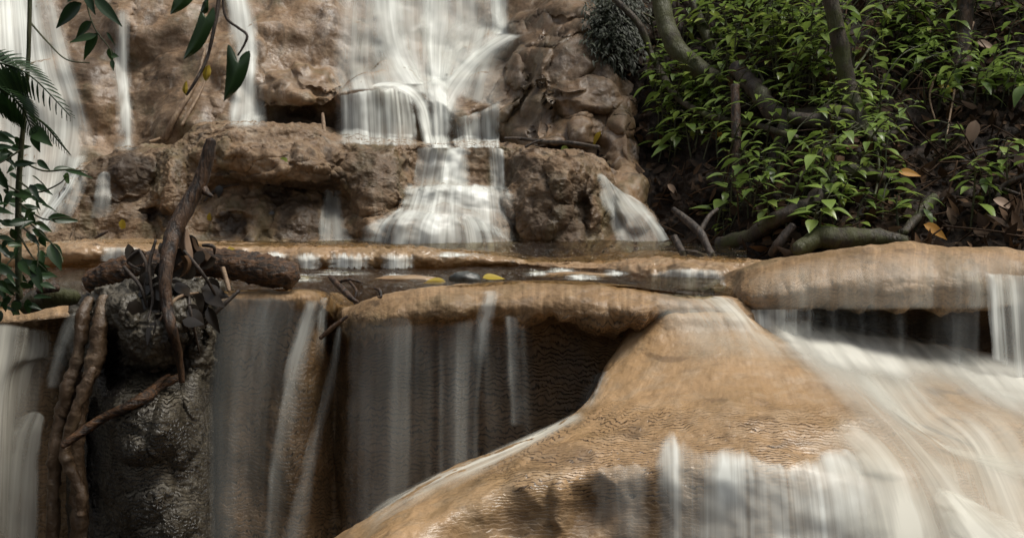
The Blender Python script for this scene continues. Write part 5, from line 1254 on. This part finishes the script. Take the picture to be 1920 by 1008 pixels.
for (x, y, k) in spotsP:
    q = cast(x, y, BANK)
    if q[0] is None: continue
    src, adj = protos[k]
    r = src if k not in used else src.copy()
    if k in used:
        COL.objects.link(r)
        for ch in src.children:
            c = ch.copy(); COL.objects.link(c); c.parent = r
    used.add(k)
    s_ = random.uniform(.75, 1.3)
    r.location = q[0]
    r.rotation_euler = (random.uniform(-.25, .25), random.uniform(-.25, .25), random.uniform(-1.2, 1.2))
    r.scale = (s_, s_, s_)
    ln = min(lands, key=lambda t: (t[0][0] - x) ** 2 + (t[0][1] - y) ** 2)[1]
    tag(r, adj + ' ' + ln, 'plant', 'seedlings covering the dark bank')

# leaf litter and twigs: one mass on the soil
lb = MB()
for i in range(3600):
    x, y = random.uniform(1180, 2050), random.uniform(-60, 492)
    if x < 1420 and random.random() < .5: continue
    p, n = cast(x, y, BANK)
    if p is None: continue
    d = Vector((random.uniform(-1, 1), random.uniform(-1, 1), random.uniform(-1, 1)))
    n2 = (n + Vector((random.uniform(-.6, .6), random.uniform(-.6, .6), random.uniform(-.2, .6)))).normalized()
    L = random.uniform(.025, .075)
    lb.leaf(np.array(p + n * random.uniform(.002, .018)), d, n2, L, L * random.uniform(.35, .6), random.uniform(-.3, .5), random.uniform(-.2, .4), random.random() ** 3.2, 4)
for i in range(220):
    x, y = random.uniform(1240, 1990), random.uniform(-20, 490)
    p, n = cast(x, y, BANK)
    if p is None: continue
    a = Vector((random.uniform(-1, 1), random.uniform(-.5, .3), random.uniform(-.7, .7))).normalized() * random.uniform(.05, .16)
    q = p + n * .02
    lb.tube(np.array([q - a, q + n * .012 + a * .1, q + a]), [.003, .003, .002], 5, 4, .1, 50, c=random.random() * .6)
o = lb.build('leaf_litter', M['leafbrown'])
tag(o, 'dark brown leaf litter and twigs strewn over the soil bank', 'leaf litter', kind='stuff')
for (x, y, L, ang, mt, lab) in [(1695, 336, .075, 0.1, 'leaforange', 'bright orange fallen leaf on the bare soil'), (1838, 98, .085, .25, 'leafpale', 'curled pale brown dry leaf near the dark bare trunk'), (1808, 264, .10, 1.9, 'leafpale', 'large pale triangular dry leaf on the bare soil'),
                                 (1742, 444, .085, .5, 'leaforange', 'orange brown fallen leaf just above the right ledge'), (1772, 420, .075, 1.2, 'leafpale', 'dull pink brown curled leaf above the orange brown one'), (1765, 178, .07, .3, 'leafyellow', 'yellow leaf in the plants on the upper right slope'),
                                 (1912, 374, .07, 1.7, 'leafyellow', 'yellow brown leaf at the right edge of the bank'), (1870, 395, .08, .4, 'leafpale', 'pale brown leaf under the thin branch at the right'), (1345, 265, .05, 1.1, 'leaforange', 'small orange leaf in the black hollow'),
                                 (1258, 365, .06, .8, 'leafpale', 'pale dry leaf beside the small right cascade'), (1848, 145, .10, 2.4, 'leafbright', 'long yellow green leaf standing out on the upper right slope'), (1580, 70, .06, -1.2, 'leafbright', 'round bright leaf in front of the slim upright trunk')]:
    p, n = cast(x, y, BANK)
    b = MB()
    b.leaf(np.zeros(3), (math.cos(ang), -.15, -math.sin(ang)), (0, -.8, .6), L, L * .5, .15, .35, random.uniform(.4, .9), 8)
    o = b.build('fallen_leaf', M[mt])
    o.location = p + Vector((0, -.06, .02)) - Vector((math.cos(ang), 0, -math.sin(ang))) * L * .5
    tag(o, lab, 'leaf')
